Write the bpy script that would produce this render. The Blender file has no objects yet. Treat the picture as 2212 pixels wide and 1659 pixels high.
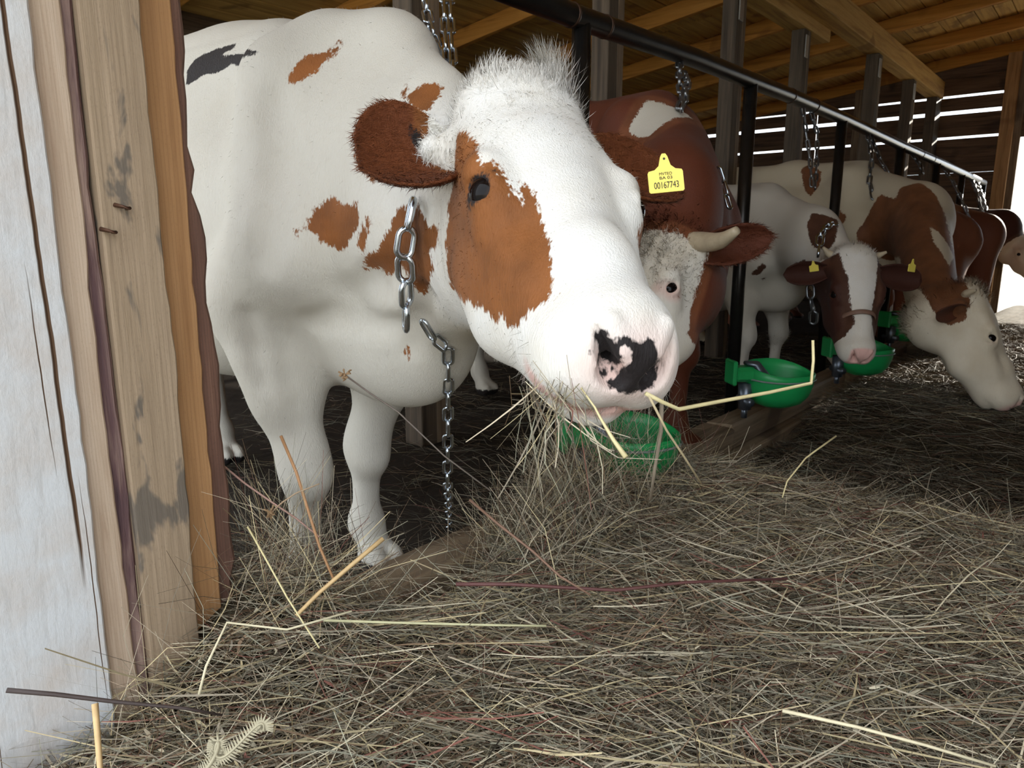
import bpy, math, random
import numpy as np
from mathutils import Vector, Matrix

SC = bpy.context.scene
COL = SC.collection
RNG = np.random.default_rng(7)
random.seed(7)

# ------------------------------------------------------------------ camera
CAM_H = 0.98
TH = math.radians(39.9)          # heading from the barn's long axis (X)
TILT = math.radians(11.5)
FPX = 1550.0
FW = np.array([math.cos(TH) * math.cos(TILT), math.sin(TH) * math.cos(TILT), -math.sin(TILT)])
RT = np.array([math.sin(TH), -math.cos(TH), 0.0])
UP = np.cross(RT, FW)
EYE = np.array([0.0, 0.0, CAM_H])
cam_d = bpy.data.cameras.new('camera')
cam_d.sensor_width = 36.0
cam_d.lens = 36.0 * FPX / 2212.0
cam_d.clip_start = 0.02
cam_d.dof.use_dof = True
cam_d.dof.focus_distance = 1.15
cam_d.dof.aperture_fstop = 16.0
cam = bpy.data.objects.new('camera', cam_d)
COL.objects.link(cam)
cam.location = EYE
cam.rotation_euler = Matrix((RT, UP, -FW)).transposed().to_euler()
SC.camera = cam

def at(px, py, d):
    return EYE + (FW + (px - 1106) / FPX * RT - (py - 829.5) / FPX * UP) * d
def atY(px, py, Y):
    r = FW + (px - 1106) / FPX * RT - (py - 829.5) / FPX * UP
    return EYE + r * (Y / r[1])
def atz(px, py, z):
    r = FW + (px - 1106) / FPX * RT - (py - 829.5) / FPX * UP
    return EYE + r * ((z - CAM_H) / r[2])
def cdir(x, y, z):
    v = x * RT - y * UP + z * FW
    return v / np.linalg.norm(v)

# ------------------------------------------------------------------ sky, sun, exposure
SC.view_settings.view_transform = 'Standard'
SC.view_settings.look = 'None'
SC.view_settings.gamma = 1.0
SC.view_settings.use_curve_mapping = False
SC.view_settings.exposure = 0.0
SC.cycles.use_denoising = True
SC.cycles.use_adaptive_sampling = True
SC.cycles.adaptive_threshold = 0.07
SC.cycles.adaptive_min_samples = 16
SC.cycles.max_bounces = 5
SC.cycles.diffuse_bounces = 4
SC.cycles.glossy_bounces = 2
SC.cycles.transparent_max_bounces = 4
SC.cycles.caustics_reflective = False
SC.cycles.caustics_refractive = False
world = bpy.data.worlds.new('sky')
SC.world = world
world.use_nodes = True
wn = world.node_tree
wn.nodes.clear()
w_out = wn.nodes.new('ShaderNodeOutputWorld')
w_bg = wn.nodes.new('ShaderNodeBackground')
w_bg.inputs['Strength'].default_value = 3.05
w_bg.inputs['Color'].default_value = (0.86, 0.93, 1.0, 1)
wn.links.new(w_bg.outputs[0], w_out.inputs[0])
sun_d = bpy.data.lights.new('sun', 'SUN')
sun_d.energy = 20.0
sun_d.angle = math.radians(0.6)
sun_d.color = (1.0, 0.93, 0.8)
sun = bpy.data.objects.new('sun', sun_d)
COL.objects.link(sun)
SUN_DIR = Vector((-0.95, 0.13, -0.285)).normalized()     # travels from the far door towards the camera end
sun.rotation_euler = SUN_DIR.to_track_quat('-Z', 'Y').to_euler()
sun.location = (14, -2, 6)

# ------------------------------------------------------------------ helpers
def link(o, parent=None):
    COL.objects.link(o)
    if parent is not None:
        o.parent = parent
        o.matrix_parent_inverse = parent.matrix_world.inverted() if False else Matrix.Identity(4)
    return o
def mesh_obj(name, verts, faces, mat=None, parent=None, smooth=False):
    me = bpy.data.meshes.new(name)
    me.from_pydata([tuple(map(float, v)) for v in verts], [], [tuple(map(int, f)) for f in faces])
    if smooth:
        me.polygons.foreach_set('use_smooth', [True] * len(me.polygons))
    if mat:
        me.materials.append(mat)
    me.update()
    return link(bpy.data.objects.new(name, me), parent)
def quick_mesh(name, V, F, mat=None, smooth=True):
    """numpy arrays (faces all of one size) to mesh data, fast"""
    me = bpy.data.meshes.new(name)
    n = F.shape[1]
    me.vertices.add(len(V)); me.vertices.foreach_set('co', np.ascontiguousarray(V, np.float32).ravel())
    me.loops.add(F.size); me.loops.foreach_set('vertex_index', np.ascontiguousarray(F, np.int32).ravel())
    me.polygons.add(len(F))
    me.polygons.foreach_set('loop_start', np.arange(0, F.size, n, dtype=np.int32))
    me.polygons.foreach_set('loop_total', np.full(len(F), n, np.int32))
    me.polygons.foreach_set('use_smooth', np.full(len(F), smooth, bool))
    if mat:
        me.materials.append(mat)
    me.update(calc_edges=True)
    me.validate()
    return me
def tag(o, label=None, cat=None, group=None, kind=None):
    if label: o['label'] = label
    if cat: o['category'] = cat
    if group: o['group'] = group
    if kind: o['kind'] = kind
    return o
def empty(name, loc=(0, 0, 0), rz=0.0):
    o = bpy.data.objects.new(name, None)
    o.empty_display_size = 0.1
    COL.objects.link(o)
    o.location = tuple(map(float, loc))
    o.rotation_euler = (0, 0, rz)
    return o
def box_vf(x0, x1, y0, y1, z0, z1, bev=0.0, wob=0.0, rs=None):
    """box with chamfered long edges; wob bends the corners a little"""
    b = min(bev, (x1 - x0) * .45, (y1 - y0) * .45, (z1 - z0) * .45)
    V = []; F = []
    if b <= 0:
        V = [(x, y, z) for z in (z0, z1) for y in (y0, y1) for x in (x0, x1)]
        F = [(0, 2, 3, 1), (4, 5, 7, 6), (0, 1, 5, 4), (2, 6, 7, 3), (0, 4, 6, 2), (1, 3, 7, 5)]
    else:
        xs = (x0, x1); ys = (y0, y1); zs = (z0, z1); idx = {}
        for i in (0, 1):
            for j in (0, 1):
                for k in (0, 1):
                    sx, sy, sz = (1, -1)[i], (1, -1)[j], (1, -1)[k]
                    for a in range(3):
                        idx[i, j, k, a] = len(V)
                        V.append((xs[i] + sx * b * (a != 0), ys[j] + sy * b * (a != 1), zs[k] + sz * b * (a != 2)))
        def q(*ids):
            F.append(ids)
        for i in (0, 1):
            f = [idx[i, 0, 0, 0], idx[i, 1, 0, 0], idx[i, 1, 1, 0], idx[i, 0, 1, 0]]; q(*(f[::-1] if i == 0 else f))
        for j in (0, 1):
            f = [idx[0, j, 0, 1], idx[1, j, 0, 1], idx[1, j, 1, 1], idx[0, j, 1, 1]]; q(*(f if j == 0 else f[::-1]))
        for k in (0, 1):
            f = [idx[0, 0, k, 2], idx[1, 0, k, 2], idx[1, 1, k, 2], idx[0, 1, k, 2]]; q(*(f[::-1] if k == 0 else f))
        for i in (0, 1):
            for j in (0, 1):
                f = [idx[i, j, 0, 0], idx[i, j, 1, 0], idx[i, j, 1, 1], idx[i, j, 0, 1]]; q(*(f if (i + j) % 2 == 0 else f[::-1]))
        for i in (0, 1):
            for k in (0, 1):
                f = [idx[i, 0, k, 0], idx[i, 1, k, 0], idx[i, 1, k, 2], idx[i, 0, k, 2]]; q(*(f[::-1] if (i + k) % 2 == 0 else f))
        for j in (0, 1):
            for k in (0, 1):
                f = [idx[0, j, k, 1], idx[1, j, k, 1], idx[1, j, k, 2], idx[0, j, k, 2]]; q(*(f if (j + k) % 2 == 0 else f[::-1]))
        for i in (0, 1):
            for j in (0, 1):
                for k in (0, 1):
                    f = [idx[i, j, k, 0], idx[i, j, k, 1], idx[i, j, k, 2]]; q(*(f if (i + j + k) % 2 == 0 else f[::-1]))
    if wob:
        r = rs or random
        V = [(x + r.uniform(-wob, wob), y + r.uniform(-wob, wob), z + r.uniform(-wob, wob)) for x, y, z in V]
    return V, F
def box(name, x0, x1, y0, y1, z0, z1, mat, parent=None, bev=0.004, wob=0.0):
    V, F = box_vf(x0, x1, y0, y1, z0, z1, bev, wob)
    return mesh_obj(name, V, F, mat, parent)
def frame_along(d):
    d = np.asarray(d, float); d = d / (np.linalg.norm(d) + 1e-12)
    h = np.array([0, 0, 1.0]) if abs(d[2]) < .9 else np.array([1.0, 0, 0])
    a = np.cross(h, d); a /= np.linalg.norm(a)
    return a, np.cross(d, a)
def tube_vf(P, R, n=10, cap=True, closed=False, flat=None):
    """tube along points P with radii R; flat=(axis, factor) squashes the section along a world axis"""
    P = np.asarray(P, float); m = len(P)
    R = np.broadcast_to(np.asarray(R, float), (m,))
    V = []; F = []
    a0 = None
    for i in range(m):
        if closed:
            t = P[(i + 1) % m] - P[i - 1]
        else:
            t = P[min(i + 1, m - 1)] - P[max(i - 1, 0)]
        t = t / (np.linalg.norm(t) + 1e-12)
        if a0 is None:
            a, b = frame_along(t)
        else:
            a = a0 - t * (a0 @ t); a /= np.linalg.norm(a); b = np.cross(t, a)
        a0 = a
        for k in range(n):
            w = 2 * math.pi * k / n
            o = (a * math.cos(w) + b * math.sin(w)) * R[i]
            if flat is not None:
                ax = np.asarray(flat[0], float); o = o + ax * (o @ ax) * (flat[1] - 1)
            V.append(P[i] + o)
    for i in range(m if closed else m - 1):
        j = (i + 1) % m
        for k in range(n):
            l = (k + 1) % n
            F.append((i * n + k, i * n + l, j * n + l, j * n + k))
    if cap and not closed:
        F.append(tuple(range(n))[::-1]); F.append(tuple((m - 1) * n + k for k in range(n)))
    return V, F
def tube(name, P, R, mat, parent=None, n=10, closed=False, flat=None):
    V, F = tube_vf(P, R, n, True, closed, flat)
    return mesh_obj(name, V, F, mat, parent, True)
def join_vf(parts):
    V = []; F = []
    for v, f in parts:
        o = len(V); V += list(v); F += [tuple(i + o for i in q) for q in f]
    return V, F

# ------------------------------------------------------------------ materials
class NT:
    def __init__(s, name):
        s.m = bpy.data.materials.new(name); s.m.use_nodes = True
        s.t = s.m.node_tree; s.b = s.t.nodes['Principled BSDF']
    def n(s, typ, **kw):
        o = s.t.nodes.new('ShaderNode' + typ)
        for k, v in kw.items():
            if k in o.inputs: o.inputs[k].default_value = v
            else: setattr(o, k, v)
        return o
    def l(s, a, b): s.t.links.new(a, b)
    def coord(s, scale=(1, 1, 1), out='Object'):
        c = s.n('TexCoord'); m = s.n('Mapping'); m.inputs['Scale'].default_value = scale
        s.l(c.outputs[out], m.inputs[0]); return m.outputs[0]
    def noise(s, vec, scale, detail=4, rough=.55, dist=0.0):
        o = s.n('TexNoise'); o.inputs['Scale'].default_value = scale; o.inputs['Detail'].default_value = detail
        o.inputs['Roughness'].default_value = rough; o.inputs['Distortion'].default_value = dist
        s.l(vec, o.inputs['Vector']); return o.outputs['Fac']
    def ramp(s, fac, stops, interp='LINEAR'):
        o = s.n('ValToRGB'); r = o.color_ramp; r.interpolation = interp
        while len(r.elements) < len(stops): r.elements.new(.5)
        for e, (p, c) in zip(r.elements, stops):
            e.position = p; e.color = (c[0], c[1], c[2], 1) if hasattr(c, '__len__') else (c, c, c, 1)
        s.l(fac, o.inputs[0]); return o.outputs[0]
    def math(s, op, a, b=None, clamp=False):
        o = s.n('Math'); o.operation = op; o.use_clamp = clamp
        for i, v in enumerate((a, b)):
            if v is None: continue
            if isinstance(v, (int, float)): o.inputs[i].default_value = v
            else: s.l(v, o.inputs[i])
        return o.outputs[0]
    def mix(s, fac, a, b, typ='MIX'):
        o = s.n('Mix'); o.data_type = 'RGBA'; o.blend_type = typ
        for i, v in ((0, fac), (6, a), (7, b)):
            if isinstance(v, (int, float)): o.inputs[i].default_value = v
            elif isinstance(v, tuple): o.inputs[i].default_value = (*v, 1) if len(v) == 3 else v
            else: s.l(v, o.inputs[i])
        return o.outputs[2]
    def attr(s, name):
        o = s.n('Attribute'); o.attribute_name = name; return o
    def bump(s, h, strength=.3, dist=.01):
        o = s.n('Bump'); o.inputs['Strength'].default_value = strength; o.inputs['Distance'].default_value = dist
        s.l(h, o.inputs['Height']); s.l(o.outputs[0], s.b.inputs['Normal'])
    def col(s, c):
        if isinstance(c, tuple): s.b.inputs['Base Color'].default_value = (*c, 1)
        else: s.l(c, s.b.inputs['Base Color'])
    def set(s, rough=.6, metal=0.0, spec=None):
        s.b.inputs['Roughness'].default_value = rough; s.b.inputs['Metallic'].default_value = metal
        if spec is not None: s.b.inputs['Specular IOR Level'].default_value = spec
        return s.m
def wood(name, light, mid, dark, axis='X', grain=26.0, knots=True, rough=.75, stain=None, bump=.25, rings=0.0):
    """sawn timber: streaked grain along an axis, optional dark stains"""
    n = NT(name)
    along = {'X': (.05, 1, 1), 'Y': (1, .05, 1), 'Z': (1, 1, .05)}[axis]
    v = n.coord(along)
    oi = n.n('ObjectInfo')
    add = n.n('VectorMath'); add.operation = 'ADD'
    mul = n.n('VectorMath'); mul.operation = 'SCALE'; mul.inputs[0].default_value = (3.1, 2.3, 1.7)
    n.l(oi.outputs['Random'], mul.inputs['Scale']); n.l(v, add.inputs[0]); n.l(mul.outputs[0], add.inputs[1])
    v = add.outputs[0]
    g1 = n.noise(v, grain, 5, .6, .6)
    g2 = n.noise(v, grain * 5, 3, .6)
    c = n.ramp(g1, [(.28, dark), (.48, mid), (.72, light)])
    c = n.mix(n.ramp(g2, [(.35, .35), (.6, 0.0)]), c, n.mix(.5, c, dark), 'MIX')
    v2 = n.coord((1, 1, 1))
    if rings:
        wv = n.n('TexWave'); wv.wave_type = 'BANDS'; wv.bands_direction = 'X'
        wv.inputs['Scale'].default_value = rings; wv.inputs['Distortion'].default_value = 3.5; wv.inputs['Detail'].default_value = 3.0; wv.inputs['Detail Scale'].default_value = 1.2
        n.l(v, wv.inputs['Vector'])
        c = n.mix(n.ramp(wv.outputs['Fac'], [(.0, .55), (.35, 0.0)]), c, n.mix(.55, c, dark))
        sk = n.noise(n.coord({'X': (.4, 1, 1), 'Y': (1, .4, 1), 'Z': (1, 1, .4)}[axis]), 420, 2, .7)
        c = n.mix(n.ramp(sk, [(.30, .6), (.42, 0.0)]), c, n.mix(.6, c, dark))
    if knots:
        k = n.noise(v2, 2.3, 2, .5, .4)
        c = n.mix(n.ramp(k, [(.62, 0.0), (.70, .75)]), c, dark)
    if stain:
        s_ = n.noise(n.coord({'X': (.35, 1, 1), 'Y': (1, .35, 1), 'Z': (1, 1, .35)}[axis]), stain[1], 4, .6, .5)
        c = n.mix(n.ramp(s_, [(stain[2], 0.0), (stain[2] + .06, .85)]), c, stain[0])
    n.col(c)
    n.bump(n.math('ADD', g1, n.math('MULTIPLY', g2, .5)), bump, .004)
    return n.set(rough, 0, .25)
def plain(name, c, rough=.5, metal=0.0, var=.25, scale=20.0, bump=0.0, spec=None):
    n = NT(name); v = n.coord()
    f = n.noise(v, scale, 5, .6)
    n.col(n.mix(f, tuple(x * (1 - var) for x in c), tuple(min(1, x * (1 + var)) for x in c)))
    if bump: n.bump(f, bump, .004)
    return n.set(rough, metal, spec)
# ------------------------------------------------------------------ animals: implicit surfaces turned into one continuous mesh
def nrm(v):
    v = np.asarray(v, float); return v / np.linalg.norm(v)
class Field:
    """smooth blend of round cones and ellipsoids, sampled on a grid"""
    def __init__(s): s.p = []
    def rc(s, a, b, ra, rb, k=.03, ax=None, fl=1.0, neg=False):
        s.p.append(('rc', np.asarray(a, float), np.asarray(b, float), ra, rb, k, ax, fl, neg))
    def el(s, c, r, R=None, k=.03, neg=False):
        s.p.append(('el', np.asarray(c, float), np.asarray(r, float), np.eye(3) if R is None else np.asarray(R, float), k, neg))
    def sample(s, lo, h, n):
        G = np.full(n, 1.0, np.float32)
        ax = [lo[i] + h * np.arange(n[i], dtype=np.float32) for i in range(3)]
        for q in s.p:
            if q[0] == 'rc':
                _, a, b, ra, rb, k, fa, fl, neg = q
                r = max(ra, rb) * max(1, 1 / fl) + k + 2 * h
                b0 = np.minimum(a, b) - r; b1 = np.maximum(a, b) + r
            else:
                _, c, rad, R, k, neg = q
                e = np.sqrt(((R.T * rad[None, :]) ** 2).sum(1)) + k + 2 * h
                b0 = c - e; b1 = c + e
            i0 = [max(0, int((b0[i] - lo[i]) / h)) for i in range(3)]
            i1 = [min(n[i], int((b1[i] - lo[i]) / h) + 2) for i in range(3)]
            if any(i1[i] <= i0[i] for i in range(3)): continue
            X = ax[0][i0[0]:i1[0]][:, None, None]; Y = ax[1][i0[1]:i1[1]][None, :, None]; Z = ax[2][i0[2]:i1[2]][None, None, :]
            if q[0] == 'rc':
                dx, dy, dz = X - a[0], Y - a[1], Z - a[2]
                ab = b - a
                L = float(ab @ ab) + 1e-12
                t = np.clip((dx * ab[0] + dy * ab[1] + dz * ab[2]) / L, 0, 1)
                ex, ey, ez = dx - t * ab[0], dy - t * ab[1], dz - t * ab[2]
                d2 = ex * ex + ey * ey + ez * ez
                if fa is not None and fl != 1.0:
                    m = ex * fa[0] + ey * fa[1] + ez * fa[2]
                    d2 = d2 + (fl * fl - 1) * m * m
                d = np.sqrt(d2) - (ra + (rb - ra) * t)
            else:
                dx, dy, dz = X - c[0], Y - c[1], Z - c[2]
                u = [(dx * R[i, 0] + dy * R[i, 1] + dz * R[i, 2]) / rad[i] for i in range(3)]
                k0 = np.sqrt(u[0] ** 2 + u[1] ** 2 + u[2] ** 2)
                k1 = np.sqrt((u[0] / rad[0]) ** 2 + (u[1] / rad[1]) ** 2 + (u[2] / rad[2]) ** 2) + 1e-9
                d = k0 * (k0 - 1) / k1
            S = G[i0[0]:i1[0], i0[1]:i1[1], i0[2]:i1[2]]
            d = d.astype(np.float32)
            if neg:
                d = -d
                w = np.clip(.5 - .5 * (d - S) / k, 0, 1)
                S[...] = d * (1 - w) + S * w + k * w * (1 - w)
            else:
                w = np.clip(.5 + .5 * (d - S) / k, 0, 1)
                S[...] = d * (1 - w) + S * w - k * w * (1 - w)
        return G
def surface_nets(G, lo, h):
    s = G < 0
    n = G.shape
    c = np.zeros((n[0] - 1, n[1] - 1, n[2] - 1), np.int8)
    for i in (0, 1):
        for j in (0, 1):
            for k in (0, 1):
                c += s[i:n[0] - 1 + i, j:n[1] - 1 + j, k:n[2] - 1 + k]
    act = (c > 0) & (c < 8)
    I = np.argwhere(act)
    idm = np.full(act.shape, -1, np.int32); idm[act] = np.arange(len(I))
    g = {}
    for i in (0, 1):
        for j in (0, 1):
            for k in (0, 1):
                g[i, j, k] = G[I[:, 0] + i, I[:, 1] + j, I[:, 2] + k]
    acc = np.zeros((len(I), 3)); cnt = np.zeros(len(I))
    for a in range(3):
        for u in (0, 1):
            for v in (0, 1):
                p = [0, 0, 0]; o1, o2 = [x for x in range(3) if x != a]
                p[o1] = u; p[o2] = v; q = list(p); q[a] = 1
                ga, gb = g[tuple(p)], g[tuple(q)]
                m = (ga < 0) != (gb < 0)
                t = np.where(m, ga / np.where(m, ga - gb, 1), 0)
                pt = np.zeros((len(I), 3)); pt[:, o1] = u; pt[:, o2] = v; pt[:, a] = t
                acc += pt * m[:, None]; cnt += m
    V = np.asarray(lo) + h * (I + acc / cnt[:, None])
    F = []
    for a in range(3):
        o1, o2 = [(1, 2), (2, 0), (0, 1)][a]
        sl0 = [slice(None)] * 3; sl1 = [slice(None)] * 3
        sl0[a] = slice(0, n[a] - 1); sl1[a] = slice(1, n[a])
        for o in (o1, o2):
            sl0[o] = slice(1, n[o] - 1); sl1[o] = slice(1, n[o] - 1)
        A = s[tuple(sl0)]; B = s[tuple(sl1)]
        E = np.argwhere(A != B)
        if not len(E): continue
        off = np.zeros(3, int); off[o1] = 1; off[o2] = 1
        E = E + off
        fl = s[E[:, 0], E[:, 1], E[:, 2]]
        def cell(d1, d2):
            q = E.copy(); q[:, o1] -= d1; q[:, o2] -= d2
            return idm[q[:, 0], q[:, 1], q[:, 2]]
        Q = np.stack([cell(1, 1), cell(0, 1), cell(0, 0), cell(1, 0)], 1)
        Q[~fl] = Q[~fl][:, ::-1]
        F.append(Q)
    F = np.concatenate(F); F = F[(F >= 0).all(1)]
    return V, F
def relax(V, F, it=2, w=.5):
    e = np.concatenate([F[:, [0, 1]], F[:, [1, 2]], F[:, [2, 3]], F[:, [3, 0]]])
    for _ in range(it):
        S = np.zeros_like(V); C = np.zeros(len(V))
        for a, b in ((0, 1), (1, 0)):
            for d in range(3): S[:, d] += np.bincount(e[:, a], V[e[:, b], d], len(V))
            C += np.bincount(e[:, a], minlength=len(V))
        V = V * (1 - w) + w * S / np.maximum(C, 1)[:, None]
    return V
def compact(V, F):
    u, inv = np.unique(F, return_inverse=True)
    return V[u], inv.reshape(F.shape)
def poly_sd(P, poly):
    """signed distance of 2D points to a polygon, positive inside"""
    poly = np.asarray(poly, float); n = len(poly)
    d = np.full(len(P), 1e9); ins = np.zeros(len(P), bool)
    for i in range(n):
        a, b = poly[i], poly[(i + 1) % n]
        e = b - a; w = P - a
        t = np.clip((w @ e) / (e @ e + 1e-12), 0, 1)
        d = np.minimum(d, ((w - t[:, None] * e) ** 2).sum(1))
        c = (a[1] > P[:, 1]) != (b[1] > P[:, 1])
        with np.errstate(divide='ignore', invalid='ignore'):
            x = (b[0] - a[0]) * (P[:, 1] - a[1]) / (b[1] - a[1]) + a[0]
        ins ^= c & (P[:, 0] < x)
    return np.where(ins, 1, -1) * np.sqrt(d)

def coat(name, white, brown, dark=(.02, .014, .012), jag=.018, bump=.35):
    n = NT(name)
    v = n.coord()
    big = n.noise(v, 34, 3, .6)
    fine = n.noise(n.coord((1, 1, .35)), 190, 2, .6)
    j = n.math('ADD', n.math('MULTIPLY', n.math('SUBTRACT', big, .5), jag * 1.6), n.math('MULTIPLY', n.math('SUBTRACT', fine, .5), jag * 1.3))
    sp = n.math('ADD', n.attr('spot').outputs['Fac'], j)
    fs = n.math('MULTIPLY', n.math('ADD', sp, .0025), 200.0, True)
    dk = n.math('ADD', n.attr('dark').outputs['Fac'], n.math('MULTIPLY', j, .45))
    fd = n.math('MULTIPLY', n.math('ADD', dk, .0015), 330.0, True)
    tone = n.noise(v, 9, 3, .6)
    dirt = n.noise(v, 2.6, 4, .65, .4)
    wc = n.mix(n.ramp(tone, [(.35, 0.0), (.75, .55)]), white, tuple(a * b for a, b in zip(white, (.88, .83, .75))))
    wc = n.mix(n.ramp(dirt, [(.45, 0.0), (.68, .8)]), wc, tuple(a * b for a, b in zip(white, (.86, .80, .70))))
    wc = n.mix(n.attr('soil').outputs['Fac'], wc, tuple(a * b for a, b in zip(white, (.72, .69, .63))))  # white dulled by the shade painted in away from the head
    bc = n.mix(n.ramp(tone, [(.3, 0.0), (.7, 1.0)]), tuple(x * .75 for x in brown), tuple(x * 1.3 for x in brown))
    bc = n.mix(n.math('MULTIPLY', n.math('SUBTRACT', n.attr('spot').outputs['Fac'], .03), 60.0, True), bc, tuple(x * y for x, y in zip(brown, (.66, .52, .56))))
    c = n.mix(fs, wc, bc)
    c = n.mix(n.attr('pink').outputs['Fac'], c, (.72, .40, .34))
    c = n.mix(fd, c, dark)
    n.col(c)
    hair = n.noise(n.coord((1, 1, .25)), 330, 2, .6)
    n.bump(n.math('ADD', n.math('MULTIPLY', hair, .9), tone), bump, .006)
    n.b.inputs['Sheen Weight'].default_value = .03
    n.b.inputs['Sheen Roughness'].default_value = .5
    return n.set(.62, 0, .22)

class Cow:
    """pose: body frame, feet, neck stations and head frame, all real lengths in metres"""
    def __init__(s, W, heading, size=1.0, girth=1.0):
        s.W = np.array([W[0], W[1], W[2] if len(W) > 2 else 0.0], float); f = np.array([heading[0], heading[1], 0.0]); s.f = nrm(f)
        s.l = np.array([-s.f[1], s.f[0], 0]); s.u = np.array([0, 0, 1.0]); s.s = size; s.g = girth
        s.F = Field(); s.R = np.stack([s.f, s.l, s.u])
    def b(s, x, y, z): return s.W + s.s * (x * s.f + y * s.l + z * s.u)
    def torso(s, legs=True, feet=None, scap=1.0):
        F, b, k, g = s.F, s.b, s.s, s.g
        E = lambda c, r, kk=.08: F.el(b(*c), np.array(r) * k, s.R, kk * k)
        C = lambda a, c, ra, rb, kk=.06, fl=1.0: F.rc(b(*a), b(*c), ra * k, rb * k, kk * k, s.l, fl)
        E((-.42, 0, .90), (.58, .31 * g, .37)); E((-.78, 0, .86), (.55, .35 * g, .37), .12)
        E((-.02, 0, .92), (.34, .22 * g, .35), .1)
        C((.02, 0, 1.30), (-.45, 0, 1.31), .075, .07, .14); C((-.45, 0, 1.31), (-1.1, 0, 1.33), .07, .08, .14)
        E((-1.22, 0, 1.10), (.33, .24 * g, .26), .12)
        for y in (-1, 1):
            E((-1.02, .235 * y * g, 1.27), (.07, .05, .05), .06); E((-1.47, .13 * y, 1.2), (.06, .05, .06), .06)
            E((-1.28, .17 * y, .92), (.19, .12, .30), .1)
            # shoulder blade and upper arm
            C((.0, .14 * y, 1.24), (.13, .195 * y, .90), .085 * scap, .095 * scap, .12, 1.25)
            C((.13, .19 * y, .90), (-.05, .20 * y, .76), .092 * scap, .085 * scap, .09)
            E((-.07, .21 * y, .77), (.075, .06, .085), .05)
        E((.16, 0, .74), (.17, .13, .17), .1)
        E((-1.12, 0, .60), (.20, .15, .13), .06)
        C((-1.53, 0, 1.24), (-1.6, 0, .9), .035, .022, .04); C((-1.6, 0, .9), (-1.57, 0, .42), .02, .03, .03)
        if legs:
            for y, nm in ((1, 'L'), (-1, 'R')):
                ft = (feet or {}).get(nm)
                if ft is None:
                    kn, fe = b(.05, .17 * y, .43), b(.03, .17 * y, .13)
                else:
                    kn, fe = np.asarray(ft[0], float), np.asarray(ft[1], float)
                s.foreleg(b(-.02, .20 * y, .78), kn, fe, k)
            for y in (1, -1):
                st, hk, fe = b(-1.08, .20 * y, .82), b(-1.44, .17 * y, .52), b(-1.36, .17 * y, .13)
                F.rc(st, hk, .11 * k, .05 * k, .06); F.rc(hk, fe, .047 * k, .036 * k, .03); s.foot(fe, k)
    def foreleg(s, el, kn, fe, k):
        F = s.F
        F.rc(el, el + (kn - el) * .55, .105 * k, .078 * k, .07)
        F.rc(el + (kn - el) * .35, kn, .085 * k, .052 * k, .05)
        F.el(kn + s.f * .006, (.058 * k, .055 * k, .085 * k), s.R, .04)
        F.el(kn + s.f * .025 * k - s.u * .03 * k, (.045 * k, .045 * k, .05 * k), s.R, .03)
        F.rc(kn, fe, .040 * k, .036 * k, .035)
        s.foot(fe, k)
    def foot(s, fe, k):
        F = s.F
        F.el(fe, (.05 * k, .05 * k, .055 * k), s.R, .03)
        to = fe + s.f * .05 * k - s.u * .075 * k
        F.rc(fe, to, .04 * k, .045 * k, .025)
        for y in (-1, 1):
            F.el(to + s.l * .026 * y * k + s.f * .02 * k - s.u * .01 * k, (.065 * k, .032 * k, .042 * k), s.R, .01)
        F.el(to + s.f * .08 * k, (.05 * k, .004, .05 * k), s.R, .006, True)
    def neck(s, st, k=.07):
        """stations: (point, half depth, flatness)"""
        for (p, r, fl), (q, r2, f2) in zip(st[:-1], st[1:]):
            p = np.asarray(p, float); q = np.asarray(q, float)
            side = nrm(np.cross(s.u, q - p))
            s.F.rc(p, q, r, r2, k, side, (fl + f2) / 2)
    def head(s, O, a, n, size=1.0, mouth=.008, polled=True, chin=0.0, eye_in=0.0, ys=1.0, yn=1.0, dome=0.0):
        """O: point between the eyes; a: towards the muzzle; n: out of the forehead"""
        s.hO = np.asarray(O, float); s.ha = nrm(a); n = np.asarray(n, float); s.hn = nrm(n - s.ha * (n @ s.ha)); s.hx = np.cross(s.ha, s.hn)
        s.hs = size; s.ys = ys; s.yn = yn; s.H = np.stack([s.hx, s.ha, s.hn])
        k = size; F = s.F
        h = s.h
        def E(c, r, kk=.03, rot=None, neg=False): F.el(h(*c), np.array(r) * k, s.H if rot is None else rot @ s.H, kk * k, neg)
        def C(p, q, ra, rb, kk=.03, fl=1.0, neg=False, ax=None): F.rc(h(*p), h(*q), ra * k, rb * k, kk * k, s.hx if ax is None else ax, fl, neg)
        E((0, -.095, -.080), (.108, .13, .085), .03)
        E((0, -.03, -.050), (.104, .125, .052), .04)
        E((0, -.13, -.052 + .25 * dome), (.110, .12, .066), .06); E((0, -.205, -.052 + dome), (.102, .075, .074), .06)
        C((0, .02, -.066), (0, .18, -.064), .064, .052, .04, 1.0)
        C((0, .18, -.064), (0, .30, -.078), .052, .056, .04, .95)
        E((0, .330, -.092), (.070, .060, .062), .04)
        for x in (-1, 1):
            E((.038 * x, .318, -.122), (.043, .060, .048), .03)
            E((.069 * x, .035, -.145), (.049, .135, .095), .05)
            C((.058 * x, -.035, -.205), (.044 * x, .10, -.200), .050, .044, .04)
            C((.044 * x, .10, -.200), (.024 * x, .27, -.182), .044, .026, .05)
            C((.078 * x, -.085, -.048), (.104 * x, -.026, -.036), .030, .028, .03)       # brow ridge
            C((.104 * x, -.026, -.036), (.095 * x, .035, -.045), .025, .020, .025)
            E((.093 * x, .012, -.062), (.033, .045, .040), .025)
            C((.092 * x, .045, -.085), (.064 * x, .17, -.098), .027, .024, .025)          # face crest
            E((.056 * x, .20, -.13), (.032, .10, .055), .05)
            C((.085 * x, -.17, -.085), (.132 * x, -.185, -.095), .038, .029, .03)       # ear root
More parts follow.
